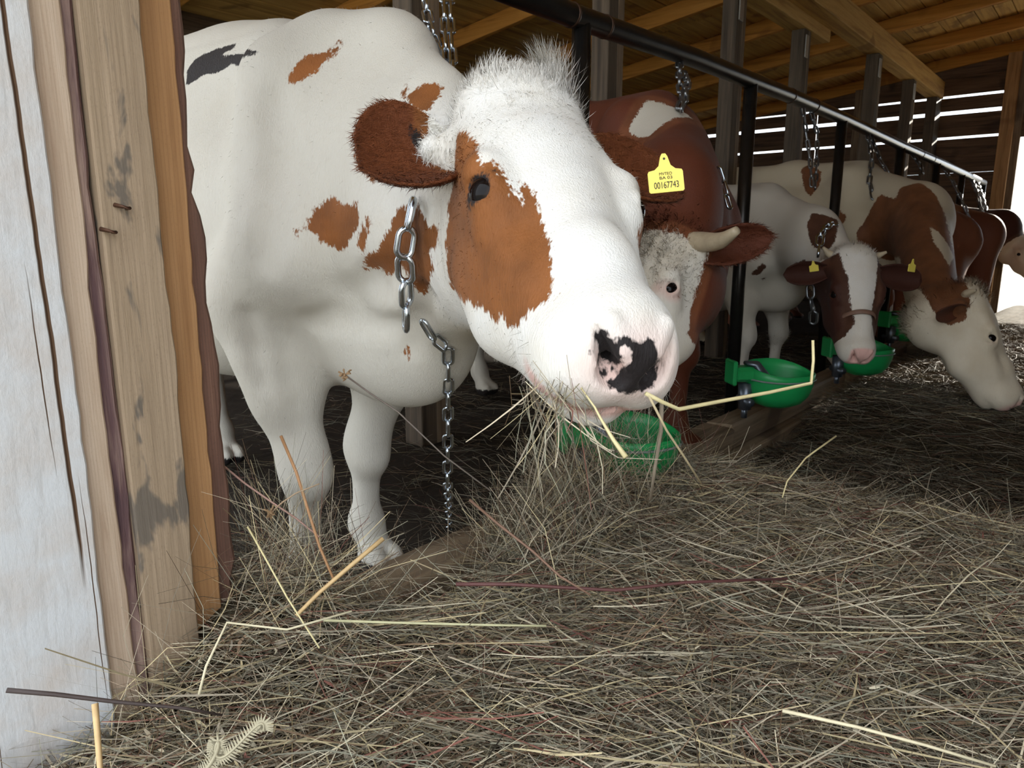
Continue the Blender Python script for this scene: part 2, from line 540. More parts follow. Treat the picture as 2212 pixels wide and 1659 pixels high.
        E((0, .298, -.180), (.046, .052, .026), .02)
        E((0, .22, -.18), (.036, .10, .032), .04)
        s.eye_c = []
        for x in (-1, 1):
            d = nrm((.90 * x, .10, .42)); e1 = nrm(np.array([0, .90, .43]) - d * (np.array([0, .90, .43]) @ d)); e2 = np.cross(e1, d) * (1 if x > 0 else -1)
            if e2[1] > 0: e2 = -e2
            c = np.array([(.097 - eye_in) * x, .010, -.052]) + d * .018
            rot = np.stack([e1, e2, d])
            E(c + d * .012, (.0275, .0180, .024), .008, rot, True)
            # lids
            for up, rr, hh in ((1, .0066, .0205), (-1, .0054, .0185)):
                pts = [c + d * (.012 - .006 * abs(t)) + e1 * .0285 * t + e2 * up * hh * math.sqrt(max(0, 1 - t * t)) for t in np.linspace(-1, 1, 7)]
                for p, q in zip(pts[:-1], pts[1:]):
                    C(tuple(p), tuple(q), rr, rr, .007)
            s.eye_c.append((c, d, e1, e2))
        # mouth, nostrils
        for x in (-1, 1):
            C((.068 * x, .205, -.158), (.054 * x, .31, -.156), .006, mouth, .008, neg=True)
            C((.054 * x, .31, -.156), (0, .362, -.152), mouth, mouth * 1.1, .008, neg=True)
            C((.024 * x, .300, -.156), (.0, .35, -.153), mouth, mouth * 1.1, .008, neg=True)
            C((.022 * x, .388, -.092), (.036 * x, .374, -.066), .0135, .0115, .012, neg=True)
            C((.036 * x, .374, -.066), (.047 * x, .350, -.050), .008, .003, .010, neg=True)
            C((.018 * x, .376, -.060), (.034 * x, .354, -.038), .012, .010, .010)             # nostril wing
            C((.032 * x, .388, -.088), (.024 * x, .345, -.082), .010, .007, .01, neg=True)
    def h(s, x, y, z): return s.hO + s.hs * (x * s.hx + y * (s.ys if y > 0 else s.yn) * s.ha + z * s.hn)
    def hl(s, P):
        q = ((P - s.hO) @ s.H.T) / s.hs
        q[:, 1] = np.where(q[:, 1] > 0, q[:, 1] / s.ys, q[:, 1] / s.yn)
        return q
    def bl(s, P): return ((P - s.W) @ s.R.T) / s.s
    def mesh(s, hb, hf, rad=.36, hc=(0, .08, -.1)):
        """coarse outside a ball round the head, fine inside it: one surface"""
        c = s.h(*hc); r = rad * s.hs
        lo = np.array([1e9] * 3); hi = -lo
        for q in s.F.p:
            if q[-1] is True: continue
            if q[0] == 'rc':
                m = max(q[3], q[4]); lo = np.minimum(lo, np.minimum(q[1], q[2]) - m); hi = np.maximum(hi, np.maximum(q[1], q[2]) + m)
            else:
                e = np.sqrt(((q[3].T * q[2][None, :]) ** 2).sum(1)); lo = np.minimum(lo, q[1] - e); hi = np.maximum(hi, q[1] + e)
        lo -= 3 * hb + .03; hi += 3 * hb + .03
        n = np.ceil((hi - lo) / hb).astype(int) + 1
        V1, F1 = surface_nets(s.F.sample(lo, hb, tuple(n)), lo, hb)
        V1 = relax(V1, F1, 1, .5)
        d1 = np.linalg.norm(V1 - c, axis=1) - r
        F1 = F1[(d1[F1] > -hb * 2.0).all(1)]
        V1, F1 = compact(V1, F1)
        lo2 = c - r - 4 * hf; n2 = np.ceil((2 * r + 8 * hf) / hf * np.ones(3)).astype(int) + 1
        V2, F2 = surface_nets(s.F.sample(lo2, hf, tuple(n2)), lo2, hf)
        V2 = relax(V2, F2, 1, .4)
        d2 = np.linalg.norm(V2 - c, axis=1) - r
        F2 = F2[(d2[F2] < hf).all(1)]
        V2, F2 = compact(V2, F2)
        s.V = np.concatenate([V1, V2]); s.Fc = np.concatenate([F1, F2 + len(V1)]); s.n_body = len(V1)
        return s
    def ear(s, side, base, axis, face, length=.20, width=.062, cup=.9, thick=.007, droop=.0, nu=16, nv=11):
        """leaf-shaped cupped shell; base/axis/face in the head frame; returns (outer, inner) vertex ranges"""
        ax = nrm(axis); fc = np.asarray(face, float); fc = nrm(fc - ax * (fc @ ax)); sd = np.cross(ax, fc)
        base = np.asarray(base, float) * np.array([1, s.yn, 1])
        out = []
        for lay in (0, 1):
            for i in range(nu):
                u = i / (nu - 1)
                w = width * (math.sqrt(max(0, 1 - ((u - .45) / .55) ** 2)) if u > .45 else .48 + .52 * math.sin(u / .45 * math.pi / 2)) + .002
                cu = cup * (1 - .75 * u)
                for jv in range(nv):
                    v = -1 + 2 * jv / (nv - 1)
                    ang = v * (.5 + cu)
                    rr = w / (.5 + cu)
                    p = base + ax * (length * u) + sd * (rr * math.sin(ang)) + fc * (rr * (1 - math.cos(ang)) - .006 * math.sin(math.pi * u) - droop * u * u)
                    if lay == 0: p = p - fc * thick * math.cos(ang) * (1 - .6 * u) - sd * thick * math.sin(ang) * -(1 - .6 * u)
                    out.append(p)
        V = np.array(out); F = []
        m = nu * nv
        for i in range(nu - 1):
            for j in range(nv - 1):
                a = i * nv + j
                F.append((a, a + 1, a + nv + 1, a + nv)); F.append((m + a, m + a + nv, m + a + nv + 1, m + a + 1))
        for i in range(nu - 1):
            for j, sg in ((0, 1), (nv - 1, -1)):
                a = i * nv + j; q = (a, a + nv, m + a + nv, m + a); F.append(q if sg > 0 else q[::-1])
        for j in range(nv - 1):
            a = (nu - 1) * nv + j; F.append((a, a + 1, m + a + 1, m + a))
        F = np.array(F)
        W = s.hO + s.hs * (V @ s.H)
        o = len(s.V)
        s.V = np.concatenate([s.V, W]); s.Fc = np.concatenate([s.Fc, F + o])
        uu = np.tile(np.repeat(np.linspace(0, 1, nu), nv), 2)
        s.ears = getattr(s, 'ears', []) + [dict(side=side, o=o, m=m, nu=nu, nv=nv, u=uu, base=base, ax=ax, fc=fc, sd=sd, L=length, w=width)]
    def build(s, name, mat, spot, dark, pink):
        me = quick_mesh(name, s.V, s.Fc, mat)
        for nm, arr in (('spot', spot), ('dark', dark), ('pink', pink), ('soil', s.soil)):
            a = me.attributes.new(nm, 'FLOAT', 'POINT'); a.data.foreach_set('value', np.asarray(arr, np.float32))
        o = bpy.data.objects.new(name, me); COL.objects.link(o); s.o = o
        s.me = me
        return o
# coat markings: (kind, centre, facing, depth, outline in the plane of the facing), metres
MARKS = {
'A': [
    ('spot', [0.7862, 0.6875, 0.9846], [-0.9462, -0.1963, 0.2571], 0.259, [[-0.13,0.1831],[-0.0894,0.1651],[-0.0563,0.1377],[-0.0354,0.1182],[-0.0176,0.0947],[-0.007,0.096],[0.0162,0.0767],[0.034,0.0538],[0.0507,0.0326],[0.0383,0.0713],[0.0466,0.0699],[0.0603,0.0515],[0.0757,0.0268],[0.0899,0.0025],[0.1114,-0.0277],[0.1218,-0.0545],[0.133,-0.0799],[0.1384,-0.0987],[0.1322,-0.1112],[0.1096,-0.1176],[0.0987,-0.128],[0.0828,-0.1361],[0.0611,-0.135],[0.0484,-0.1196],[0.0339,-0.1279],[0.0154,-0.1129],[-0.0304,-0.0984],[-0.0706,-0.0895],[-0.1631,-0.0522],[-0.1711,-0.0342],[-0.1647,-0.0072],[-0.1555,0.0345],[-0.1534,0.078],[-0.1346,0.1013],[-0.1193,0.1369]]),
    ('spot', [0.9896, 1.3692, 1.3485], [-0.7465, -0.6237, 0.2317], 0.111, [[-0.062,-0.0398],[-0.045,-0.006],[-0.0274,0.0154],[0.0016,0.0269],[0.0273,0.0291],[0.0436,0.0503],[0.0505,0.0444],[0.0488,0.0258],[0.0362,0.0135],[0.0146,-0.0017],[0.0064,-0.0214],[-0.0144,-0.0355],[-0.031,-0.0499],[-0.0492,-0.051]]),
    ('dark', [0.9922, 1.7717, 1.4096], [-0.8696, -0.4361, 0.2316], 0.279, [[-0.1302,-0.0364],[-0.1454,0.0177],[-0.1183,0.0467],[-0.0602,0.0564],[0.0315,0.0504],[0.0345,0.0352],[-0.0325,0.0294],[0.0645,0.01],[0.2267,-0.0833],[0.1844,-0.0819],[0.034,-0.009],[-0.0178,-0.0203],[-0.0712,-0.0149]]),
    ('spot', [0.9927, 1.041, 1.2396], [-0.7381, -0.5329, 0.4138], 0.118, [[-0.0335,0.0118],[-0.0133,0.0365],[0.0136,0.0373],[0.0281,0.0251],[0.0263,0.0037],[0.0168,-0.0241],[0.0099,-0.0399],[-0.013,-0.0375],[-0.0349,-0.013]]),
    ('spot', [0.9883, 1.0935, 1.2572], [-0.8195, -0.4409, 0.3661], 0.108, [[-0.0017,-0.0232],[-0.0061,0.0175],[-0.0019,0.0215],[0.0037,0.0056],[0.006,-0.0214]]),
    ('spot', [0.9123, 1.1134, 1.1245], [-0.9301, -0.3347, 0.1516], 0.124, [[-0.045,0.0151],[-0.0345,0.0293],[-0.0062,0.0422],[0.0434,0.0353],[0.0562,-0.0367],[0.0189,-0.0434],[-0.0054,-0.0302],[-0.0275,-0.0116]]),
    ('spot', [0.8947, 1.2079, 1.0078], [-0.8714, -0.4905, 0.01], 0.135, [[-0.0648,0.0035],[-0.0501,0.0266],[-0.0243,0.049],[0.0075,0.046],[0.0274,0.0318],[0.0538,0.0351],[0.0631,0.0433],[0.0657,0.0103],[0.0488,-0.0244],[0.0251,-0.0467],[0.0041,-0.0532],[-0.0175,-0.0422],[-0.0326,-0.0404],[-0.0448,-0.0239],[-0.0613,-0.0148]]),
    ('spot', [0.8534, 1.2831, 0.9886], [-0.7731, -0.61, 0.1738], 0.102, [[-0.0079,0.0001],[-0.0001,0.0121],[0.0073,-0.0005],[0.0007,-0.0117]]),
    ('spot', [0.911, 1.0236, 0.9512], [-0.9386, -0.2761, -0.2068], 0.155, [[-0.0427,0.0232],[-0.0135,0.0664],[0.0099,0.0869],[0.0468,0.0885],[0.0667,0.0707],[0.0888,0.0573],[0.1114,0.0659],[0.1069,0.0364],[0.0827,0.0135],[0.0834,-0.0154],[0.0662,-0.045],[0.0181,-0.0866],[0.0084,-0.0757],[0.0048,-0.0468],[-0.0209,-0.023],[-0.0516,-0.0549],[-0.0734,-0.0489],[-0.0843,-0.0341],[-0.1272,-0.0471],[-0.1258,-0.0304],[-0.0882,-0.005],[-0.0663,0.0039]]),
    ('spot', [0.8995, 1.1222, 0.9836], [-0.9491, -0.2994, -0.0976], 0.111, [[-0.0286,-0.0233],[-0.0082,0.0043],[0.0159,0.0351],[0.0259,0.0285],[0.0063,-0.0084],[-0.0113,-0.0362]]),
    ('spot', [1.0, 1.1198, 0.7435], [-0.7501, -0.6565, -0.0792], 0.102, [[-0.0074,-0.0021],[-0.0005,0.0183],[0.0062,-0.0019],[0.0017,-0.0143]]),
    ('dark', [0.7105, 0.4253, 0.8465], [-0.7992, -0.587, 0.1295], 0.139, [[-0.0354,0.0248],[-0.0284,0.0312],[-0.0229,0.0286],[-0.0191,0.0208],[-0.0114,0.0146],[-0.009,0.0209],[0.0015,0.0225],[0.0086,0.0184],[0.0152,0.0132],[0.0262,0.0201],[0.0351,0.0175],[0.0375,0.0053],[0.0436,-0.018],[0.0389,-0.0345],[0.026,-0.0424],[0.0029,-0.0433],[-0.0147,-0.0378],[-0.0189,-0.031],[-0.0078,-0.0241],[-0.0008,-0.0142],[0.0077,-0.0042],[0.0087,0.0069],[-0.001,0.0116],[-0.0081,0.0078],[-0.0017,0.0011],[-0.0046,-0.0078],[-0.0145,-0.0105],[-0.0224,-0.0043],[-0.0311,0.0072]]),
    ('dark', [0.6792, 0.4527, 0.8511], [-0.7767, -0.6127, 0.146], 0.101, [[-0.0046,0.0008],[-0.0015,0.004],[0.0032,0.0024],[0.0038,-0.0028],[-0.0009,-0.0044]]),
    ('dark', [0.7063, 0.4504, 0.8247], [-0.4939, -0.7968, 0.3482], 0.103, [[-0.0075,0.0008],[-0.0005,0.0063],[0.0047,0.0043],[0.0055,-0.004],[-0.0022,-0.0073]]),
    ('dark', [0.7161, 0.4431, 0.8283], [-0.9274, -0.3635, 0.0888], 0.101, [[-0.0042,0.0011],[0.0001,0.0052],[0.0048,0.0017],[0.002,-0.0047],[-0.0028,-0.0032]]),
],
'B': [
    ('white', [2.4977, 1.3991, 1.4015], [-0.8097, -0.3563, 0.4663], 0.176, [[-0.0957,-0.0248],[-0.0675,0.0349],[-0.0332,0.124],[0.1418,0.0616],[0.0794,0.0104],[0.0347,-0.0422],[-0.0024,-0.0911],[-0.0572,-0.0728]]),
],
'C': [
    ('spot', [3.9809, 1.2143, 1.0054], [-0.8929, -0.0983, 0.4395], 0.159, [[-0.0855,0.0388],[-0.0705,0.1247],[0.0588,0.097],[0.0763,-0.0567],[0.0555,-0.119],[-0.0346,-0.0849]]),
    ('spot', [4.1347, 1.5925, 0.8007], [-0.9155, -0.3304, -0.2297], 0.111, [[-0.0522,-0.0299],[0.0157,0.0424],[0.0369,0.0233],[-0.0005,-0.0358]]),
    ('spot', [4.1776, 1.5785, 0.7479], [-0.8125, -0.3952, -0.4284], 0.108, [[-0.0144,-0.0032],[-0.0045,0.0222],[0.0157,0.0031],[0.0032,-0.0221]]),
    ('spot', [4.0397, 1.3258, 0.7991], [-0.9377, 0.1973, -0.2861], 0.267, [[-0.0257,0.0515],[0.0657,0.0911],[0.1093,0.0293],[0.0024,-0.0621],[-0.1517,-0.1099]]),
],
'D': [
    ('spot', [4.7363, 0.849, 0.8964], [-0.9215, -0.0523, 0.3848], 0.498, [[-0.2882,0.4787],[-0.2754,0.6051],[-0.1533,0.61],[-0.0567,0.4986],[0.0145,0.3574],[0.0878,0.1293],[0.2698,-0.3916],[0.255,-0.483],[0.191,-0.5293],[0.1481,-0.5037],[0.0969,-0.433],[0.0159,-0.3063],[-0.0977,-0.1354],[-0.2078,0.103]]),
    ('white', [4.7568, 0.7946, 0.9419], [-0.6815, -0.4484, 0.5784], 0.186, [[-0.012,0.1715],[0.0186,0.0937],[0.0662,-0.0657],[-0.0283,-0.1994],[-0.0445,-0.0]]),
    ('spot', [5.2119, 1.2096, 1.0276], [-0.9761, 0.19, 0.1052], 0.456, [[-0.178,0.1018],[-0.1085,0.2505],[0.0358,0.2034],[0.204,0.0286],[0.3168,-0.128],[0.2696,-0.1935],[-0.1046,-0.1597],[-0.2067,-0.1112],[-0.2283,0.0081]]),
    ('spot', [5.6519, 1.8362, 1.4055], [-0.9098, -0.0917, 0.4048], 0.142, [[-0.0936,0.1043],[-0.0365,0.1466],[0.0662,0.053],[0.069,-0.0568],[0.0256,-0.1608],[-0.0306,-0.0864]]),
    ('spot', [5.4242, 1.5424, 1.1162], [-0.9841, 0.1162, 0.1343], 0.117, [[-0.0561,0.0077],[-0.0094,0.0528],[0.0521,0.0012],[0.0134,-0.0617]]),
],
}
# ------------------------------------------------------------------ timber, metal, earth
M = {}
M['old_x'] = wood('dark old plank', (.16, .11, .07), (.10, .065, .04), (.035, .024, .018), 'X')
M['old_y'] = wood('dark old plank across', (.20, .12, .07), (.12, .07, .042), (.045, .028, .018), 'Y')
M['old_z'] = wood('weathered post', (.30, .22, .14), (.20, .14, .09), (.08, .055, .04), 'Z')
M['old_dark'] = wood('dark brown post', (.15, .11, .075), (.095, .07, .048), (.04, .03, .022), 'Z')  # darker brown timber of the girder posts
M['pine_x'] = wood('yellow pine beam', (.72, .47, .17), (.58, .35, .11), (.30, .16, .05), 'X', 18)
M['pine_y'] = wood('yellow pine rafter', (.70, .34, .08), (.56, .25, .05), (.28, .11, .025), 'Y', 18)
M['board_x'] = wood('pine roof board', (.72, .45, .15), (.56, .33, .10), (.26, .14, .05), 'X', 14)
M['curb'] = wood('worn curb timber', (.36, .27, .17), (.25, .18, .115), (.11, .075, .05), 'X', 20, bump=.5)
M['pipe'] = plain('black worn pipe', (.035, .032, .030), .28, .75, .5, 14, .15)
M['rust'] = plain('rusty pipe joint', (.075, .04, .025), .5, .6, .5, 40, .3)
M['zinc'] = plain('zinc plated steel', (.55, .60, .66), .24, 1.0, .12, 60)
M['iron'] = plain('dull dark chain steel', (.26, .27, .28), .38, .95, .3, 60)
M['plate'] = plain('zinc bracket plate', (.45, .43, .38), .45, .8, .3, 50)
M['earth'] = plain('dark trampled ground', (.050, .040, .030), .95, 0, .55, 9, .8, .1)
M['dung'] = plain('wet stall floor', (.030, .023, .017), .85, 0, .6, 12, .8, .2)
M['outside'] = plain('bright dry yard', (.42, .40, .33), .95, 0, .2, 4, .2, .1)
M['green'] = plain('green plastic', (.015, .33, .085), .38, 0, .35, 7, .1)
M['valve'] = plain('grey valve metal', (.16, .18, .21), .35, .8, .3, 40)

# ------------------------------------------------------------------ the barn
X_END, Y_BACK, X_GATE = 12.40, 6.60, 0.50
def roof_z(Y): return 3.30 - .13 * (Y - 2.5)         # underside of the rafters

def struct(o, label=None, cat=None):
    o['kind'] = 'structure'
    if label: o['label'] = label
    if cat: o['category'] = cat
    return o
# ground: a gently uneven alley and the stall floor
def ground(name, x0, x1, y0, y1, z, nx, ny, amp, mat):
    xs = np.linspace(x0, x1, nx); ys = np.linspace(y0, y1, ny)
    V = [(x, y, z + amp * (math.sin(x * 5.1 + y * 2.3) + math.sin(x * 2.2 - y * 6.7))) for y in ys for x in xs]
    F = [(j * nx + i, j * nx + i + 1, (j + 1) * nx + i + 1, (j + 1) * nx + i) for j in range(ny - 1) for i in range(nx - 1)]
    return mesh_obj(name, V, F, mat, None, True)
fl = struct(ground('floor', -1.0, X_END, -3.2, 1.46, -.10, 60, 24, .008, M['earth']), 'dark trampled floor of the feed alley', 'floor')
struct(ground('floor_stall', X_GATE, X_END, 1.44, Y_BACK, 0.0, 60, 26, .006, M['dung']), 'dark wet stall floor under the cows', 'floor')
struct(ground('ground_yard', -30, 45, -30, 30, -.14, 12, 12, .0, M['outside']), 'pale dry yard beyond the far door', 'ground')

# roof: boards along X on rafters along Y
roof = struct(empty('ceiling', (0, 0, 0)), 'pine board ceiling on sloping rafters', 'ceiling')
RAFT = [.45 + 1.328 * k for k in range(10)]
for k, x in enumerate(RAFT):
    y0, y1 = -3.3, Y_BACK
    V, F = box_vf(x - .035, x + .035, y0, y1, 0, .16, .004)
    V = [(a, b, c + roof_z(b)) for a, b, c in V]
    mesh_obj('rafter', V, F, M['pine_y'], roof)
bw = .172; nb = int((Y_BACK + 3.3) / (bw + .010))
seg = [-.6, 2.45, 5.10, 7.75, 10.4, X_END + .1]
for j in range(nb):
    y = Y_BACK - (j + .5) * (bw + .010)
    for i in range(len(seg) - 1):
        off = .0 if j % 2 else .0
        V, F = box_vf(seg[i] + .003, seg[i + 1] - .003, y - bw / 2, y + bw / 2, .162, .187, .005)
        dz = random.uniform(0, .008)
        V = [(a, b, c + roof_z(b) + dz) for a, b, c in V]
        mesh_obj('roof_board', V, F, M['board_x'], roof)
# sheeting over the boards keeps daylight out of the joints
V, F = box_vf(-.7, X_END + .3, -3.4, Y_BACK + .2, .20, .23)
mesh_obj('roof_sheet', [(a, b, c + roof_z(b)) for a, b, c in V], F, M['old_x'], roof)

# girder on its line of posts
g1 = box('girder_beam', -.3, 7.68, 2.42, 2.60, 2.83, 3.03, M['pine_x'], None, .006); tag(g1, 'yellow pine girder beam lapped on the left of the longer one', 'beam', 'roof girders')
g2 = box('girder_beam', 5.6, X_END - .1, 2.24, 2.42, 2.93, 3.16, M['pine_x'], None, .006); tag(g2, 'yellow pine girder beam running into the far slatted wall', 'beam', 'roof girders')
plab = ['dark timber post behind the hanging chain above the near cow', 'timber post with one pale face rising behind the upright of the pipe rail',
        'broad dark timber post standing behind the second pipe upright', 'timber post with metal plate near the end of the lapped girder',
        'slim timber post with metal plate under the long girder', 'last timber post with plate before the far slatted wall', 'broad brown post standing against the far slatted wall']
for k, (r, lab) in enumerate(zip((.935, 1.55, 2.254, 2.845, 3.578, 4.254, 4.918), plab)):
    x = r * 2.5 - (.10 if k == 6 else 0)
    p = tag(empty('timber_post', (x, 2.5, 0)), lab, 'post', 'posts under the girder')
    w = .17 if k == 6 else .085
    top = 2.83 if k < 4 else 2.93
    yy = (2.44, 2.56) if k < 4 else (2.27, 2.40)
    V, F = box_vf(-w, w * (.2 if k < 6 else 1), yy[0] - 2.5, yy[1] - 2.5, 0, top, .004)
    mesh_obj('post_timber', V, F, M['old_dark'], p)
    if k < 6:
        V, F = box_vf(w * .2, w, yy[0] - 2.5, yy[1] - 2.5, 0, top, .004)
        mesh_obj('post_plank', V, F, M['old_z'], p)
        V, F = box_vf(-w * .75, w * .1, yy[0] - 2.512, yy[0] - 2.50, top - .24, top - .05, .002)
        mesh_obj('plate', V, F, M['plate'], p)

# far end wall of horizontal planks with daylight gaps, and the door beside it
wall = struct(empty('wall_far', (X_END, 0, 0)), 'far wall of dark horizontal planks with gaps of daylight', 'wall')
edges = [(-.14, .31), (.31, .63), (.63, .96), (.96, 1.29), (1.29, 1.61), (1.61, 1.902), (1.905, 2.15), (2.15, 2.378), (2.41, 2.715), (2.765, 2.945), (2.967, 3.205), (3.205, 3.50)]
for z0, z1 in edges:
    for y0, y1 in ((1.36, 4.0), (4.01, Y_BACK)):
        V, F = box_vf(0, .025, y0, y1, z0, z1, .003)
        if z0 == 2.967: V = [(a, b, c + (.0 if b > 3 or c > 3.1 else .012)) for a, b, c in V]
        mesh_obj('plank', V, F, M['old_y'], wall)
V, F = box_vf(-.09, 0, 1.36, 1.52, -.14, 3.44, .004); mesh_obj('jamb_post', V, F, wood('orange brown jamb', (.55, .32, .14), (.42, .23, .10), (.2, .1, .05), 'Z'), wall)
V, F = box_vf(-.02, .05, 1.27, 1.37, -.14, 3.44, .004); mesh_obj('door_stop', V, F, M['old_z'], wall)
V, F = box_vf(-.06, 0, 3.3, 3.45, -.1, 3.2, .004); mesh_obj('wall_stud', V, F, M['old_z'], wall)
for z0, z1 in ((2.34, 2.70), (2.70, 2.96), (2.96, 3.21), (3.21, 3.5), (3.5, 3.9)):
    V, F = box_vf(0, .025, -2.3, 1.27, z0, z1, .003); mesh_obj('plank', V, F, M['old_y'], wall)
for z in np.arange(-.14, 2.3, .31):
    V, F = box_vf(0, .025, -2.3, -1.9, z, z + .3, .003); mesh_obj('plank', V, F, M['old_y'], wall)
# back wall, right-hand alley wall and the near gable around the doorway
def plank_wall(name, label, horiz, a0, a1, pos, z1f, thick=.03, ph=.32, mat=None):
    w = struct(empty(name, (0, 0, 0)), label, 'wall')
    z = -.14; k = 0
    while True:
        top = z + ph
        if z > z1f: break
        if horiz == 'X': V, F = box_vf(a0, a1, pos, pos + thick, z, top - .004, .003)
        else: V, F = box_vf(pos, pos + thick, a0, a1, z, top - .004, .003)
        mesh_obj('plank', V, F, mat or (M['old_x'] if horiz == 'X' else M['old_y']), w)
        z = top; k += 1
    return w
plank_wall('wall_back', 'dark plank wall behind the cows', 'X', X_GATE, X_END, Y_BACK, 2.9)
plank_wall('wall_alley', 'plank wall on the far side of the alley', 'X', X_GATE, X_END, -2.3, 3.7)
hd = struct(empty('wall_gate', (0, 0, 0)), 'plank wall right of the near doorway', 'wall')
for z in np.arange(-.14, 3.5, .33):
    V, F = box_vf(.42, .45, -2.3, -1.6, z, z + .325, .003); mesh_obj('plank', V, F, M['old_y'], hd)
# doorway jamb: weathered white outer beam, planks with bark edges behind it
def jamb():
    YJ = 1.20
    j = struct(empty('door_1', (.41, YJ, 0)), 'timber door jamb of white beam and rough planks', 'door')
    def slab(name, x0, x1, y0, y1, mat, wav=0.0, edge=None, n=90, lean=0.0, wane=0.0):
        """upright plank with a wavy right-hand edge; wane leans the edge face inwards"""
        V = []; F = []
        rs = np.random.default_rng(int(abs(x0 * 1000)))
        ph = rs.uniform(0, 6, 4)
        zs = np.linspace(-.14, 3.3, n)
        for z in zs:
            e = wav * (.5 * math.sin(z * 3.1 + ph[0]) + .3 * math.sin(z * 7.9 + ph[1]) + .2 * math.sin(z * 23 + ph[2])) + wav * .25 * rs.normal()
            xa = x0 + lean * (z - 1); xb = x1 + e + lean * (z - 1)
            c = .003
            ring = [(xa, y0 + c), (xa + c, y0), (xb - c - wane * .3, y0), (xb - wane * .1, y0 + c + wane * .2), (xb, y0 + wane + c), (xb, y1), (xa, y1)]
            V += [(a - .41, b - YJ, z) for a, b in ring]
        m = 7
        for i in range(n - 1):
            for k in range(m):
                l = (k + 1) % m
                F.append((i * m + k, i * m + l, (i + 1) * m + l, (i + 1) * m + k))
        F.append(tuple(range(m))[::-1]); F.append(tuple((n - 1) * m + k for k in range(m)))
        o = mesh_obj(name, V, F, mat, j, False)
        return o
    slab('white_beam', .10, .395, YJ - .002, YJ + .34, M['white_wood'], .004)
    slab('pale_plank', .397, .440, YJ + .012, YJ + .30, M['pale_wood'], .004)
    slab('bark_strip', .436, .463, YJ + .020, YJ + .28, M['purple_bark'], .004, wane=.01)
    slab('stained_plank', .462, .552, YJ + .008, YJ + .26, M['stained_wood'], .005)
    slab('orange_plank', .553, .618, YJ + .045, YJ + .24, M['orange_wood'], .004)
    slab('bark_edge', .612, .655, YJ + .055, YJ + .24, M['bark'], .018, wane=.02)
    return j
def rel(o, V): return [np.asarray(v, float) - np.array(o.location) for v in V]
def jamb_mats():
    # whitewashed weathered beam with long drying cracks
    n = NT('whitewashed weathered beam'); v = n.coord((1, 1, .16)); c0 = n.coord()
    g = n.noise(v, 60, 5, .65, .3); b = n.noise(c0, 7, 4, .6); p = n.noise(c0, 130, 3, .6)
    c = n.mix(n.ramp(b, [(.42, 0.0), (.72, .75)]), (.70, .71, .72), (.60, .50, .42))
    c = n.mix(n.ramp(g, [(.30, .55), (.46, 0.0)]), c, (.52, .50, .48))
    sp = n.n('SeparateXYZ'); n.l(c0, sp.inputs[0])
    def crack(x0, slope, w, zmin, zmax):
        wob = n.noise(n.coord((0, 0, 1)), 5.0 + x0 * 20, 3, .6)
        d = n.math('ABSOLUTE', n.math('SUBTRACT', n.math('ADD', sp.outputs[0], n.math('MULTIPLY', n.math('SUBTRACT', sp.outputs[2], 1.0), slope)), n.math('ADD', x0, n.math('MULTIPLY', n.math('SUBTRACT', wob, .5), .012))))
        k = n.math('SUBTRACT', 1.0, n.math('MULTIPLY', d, 1.0 / w), True)
        k = n.math('MULTIPLY', k, n.math('MULTIPLY', n.math('SUBTRACT', sp.outputs[2], zmin), 6.0, True))
        return n.math('MULTIPLY', k, n.math('MULTIPLY', n.math('SUBTRACT', zmax, sp.outputs[2]), 6.0, True))
    cr = n.math('MAXIMUM', crack(-.042, .012, .0040, .42, 3), crack(-.062, .018, .0012, .62, .95))
    cr = n.math('MAXIMUM', cr, crack(-.026, .002, .0010, .2, .62))
    c = n.mix(n.math('MULTIPLY', cr, 2.5, True), c, (.10, .055, .03))
    n.col(c); n.bump(n.math('SUBTRACT', n.math('ADD', n.math('MULTIPLY', p, .5), g), n.math('MULTIPLY', cr, 4.0)), .35, .004)
    M['white_wood'] = n.set(.85, 0, .2)
    M['pale_wood'] = wood('pale fresh plank edge', (.68, .54, .42), (.60, .46, .34), (.42, .29, .20), 'Z', 38, False, bump=.4, rings=70.0)
    M['stained_wood'] = wood('stained brown plank', (.47, .35, .24), (.38, .28, .185), (.24, .17, .115), 'Z', 30, False, stain=((.14, .12, .10), 15.0, .545), bump=.5, rings=38.0)
    M['orange_wood'] = wood('orange pine plank', (.54, .31, .15), (.46, .25, .11), (.30, .15, .065), 'Z', 26, False, bump=.35, rings=45.0)
    M['bark'] = wood('rough brown bark', (.30, .17, .11), (.19, .10, .07), (.08, .045, .035), 'Z', 14, False, bump=1.0, rings=60.0)
    M['purple_bark'] = wood('dark purple bark strip', (.46, .32, .26), (.15, .085, .085), (.05, .03, .04), 'Z', 40, False, bump=.9)
jamb_mats()
J = jamb()
nail_m = plain('rusty nail', (.10, .045, .025), .6, .4, .4, 90)
for px, py, dx in ((262, 447, 1), (232, 499, 1)):
    p = atY(px, py, 1.2) ; p[1] = 1.2
    P = [p + RT * (-.012) + np.array([0, -.004, .003]), p + np.array([0, -.006, 0]), p + RT * .012 + np.array([0, -.002, -.002]), p + RT * .015 + np.array([0, .02, -.002])]
    V, F = tube_vf(P, (.0035, .0028, .0028, .002), 8); mesh_obj('nail', rel(J, V), F, nail_m, J, True)
V, F = tube_vf([p + np.array(q) for p in [np.array(atY(26, 205, 1.195))] for q in [(0, 0, .0), (.002, -.004, -.03), (.012, -.003, -.10), (.03, -.002, -.17)]], .0012, 6); 
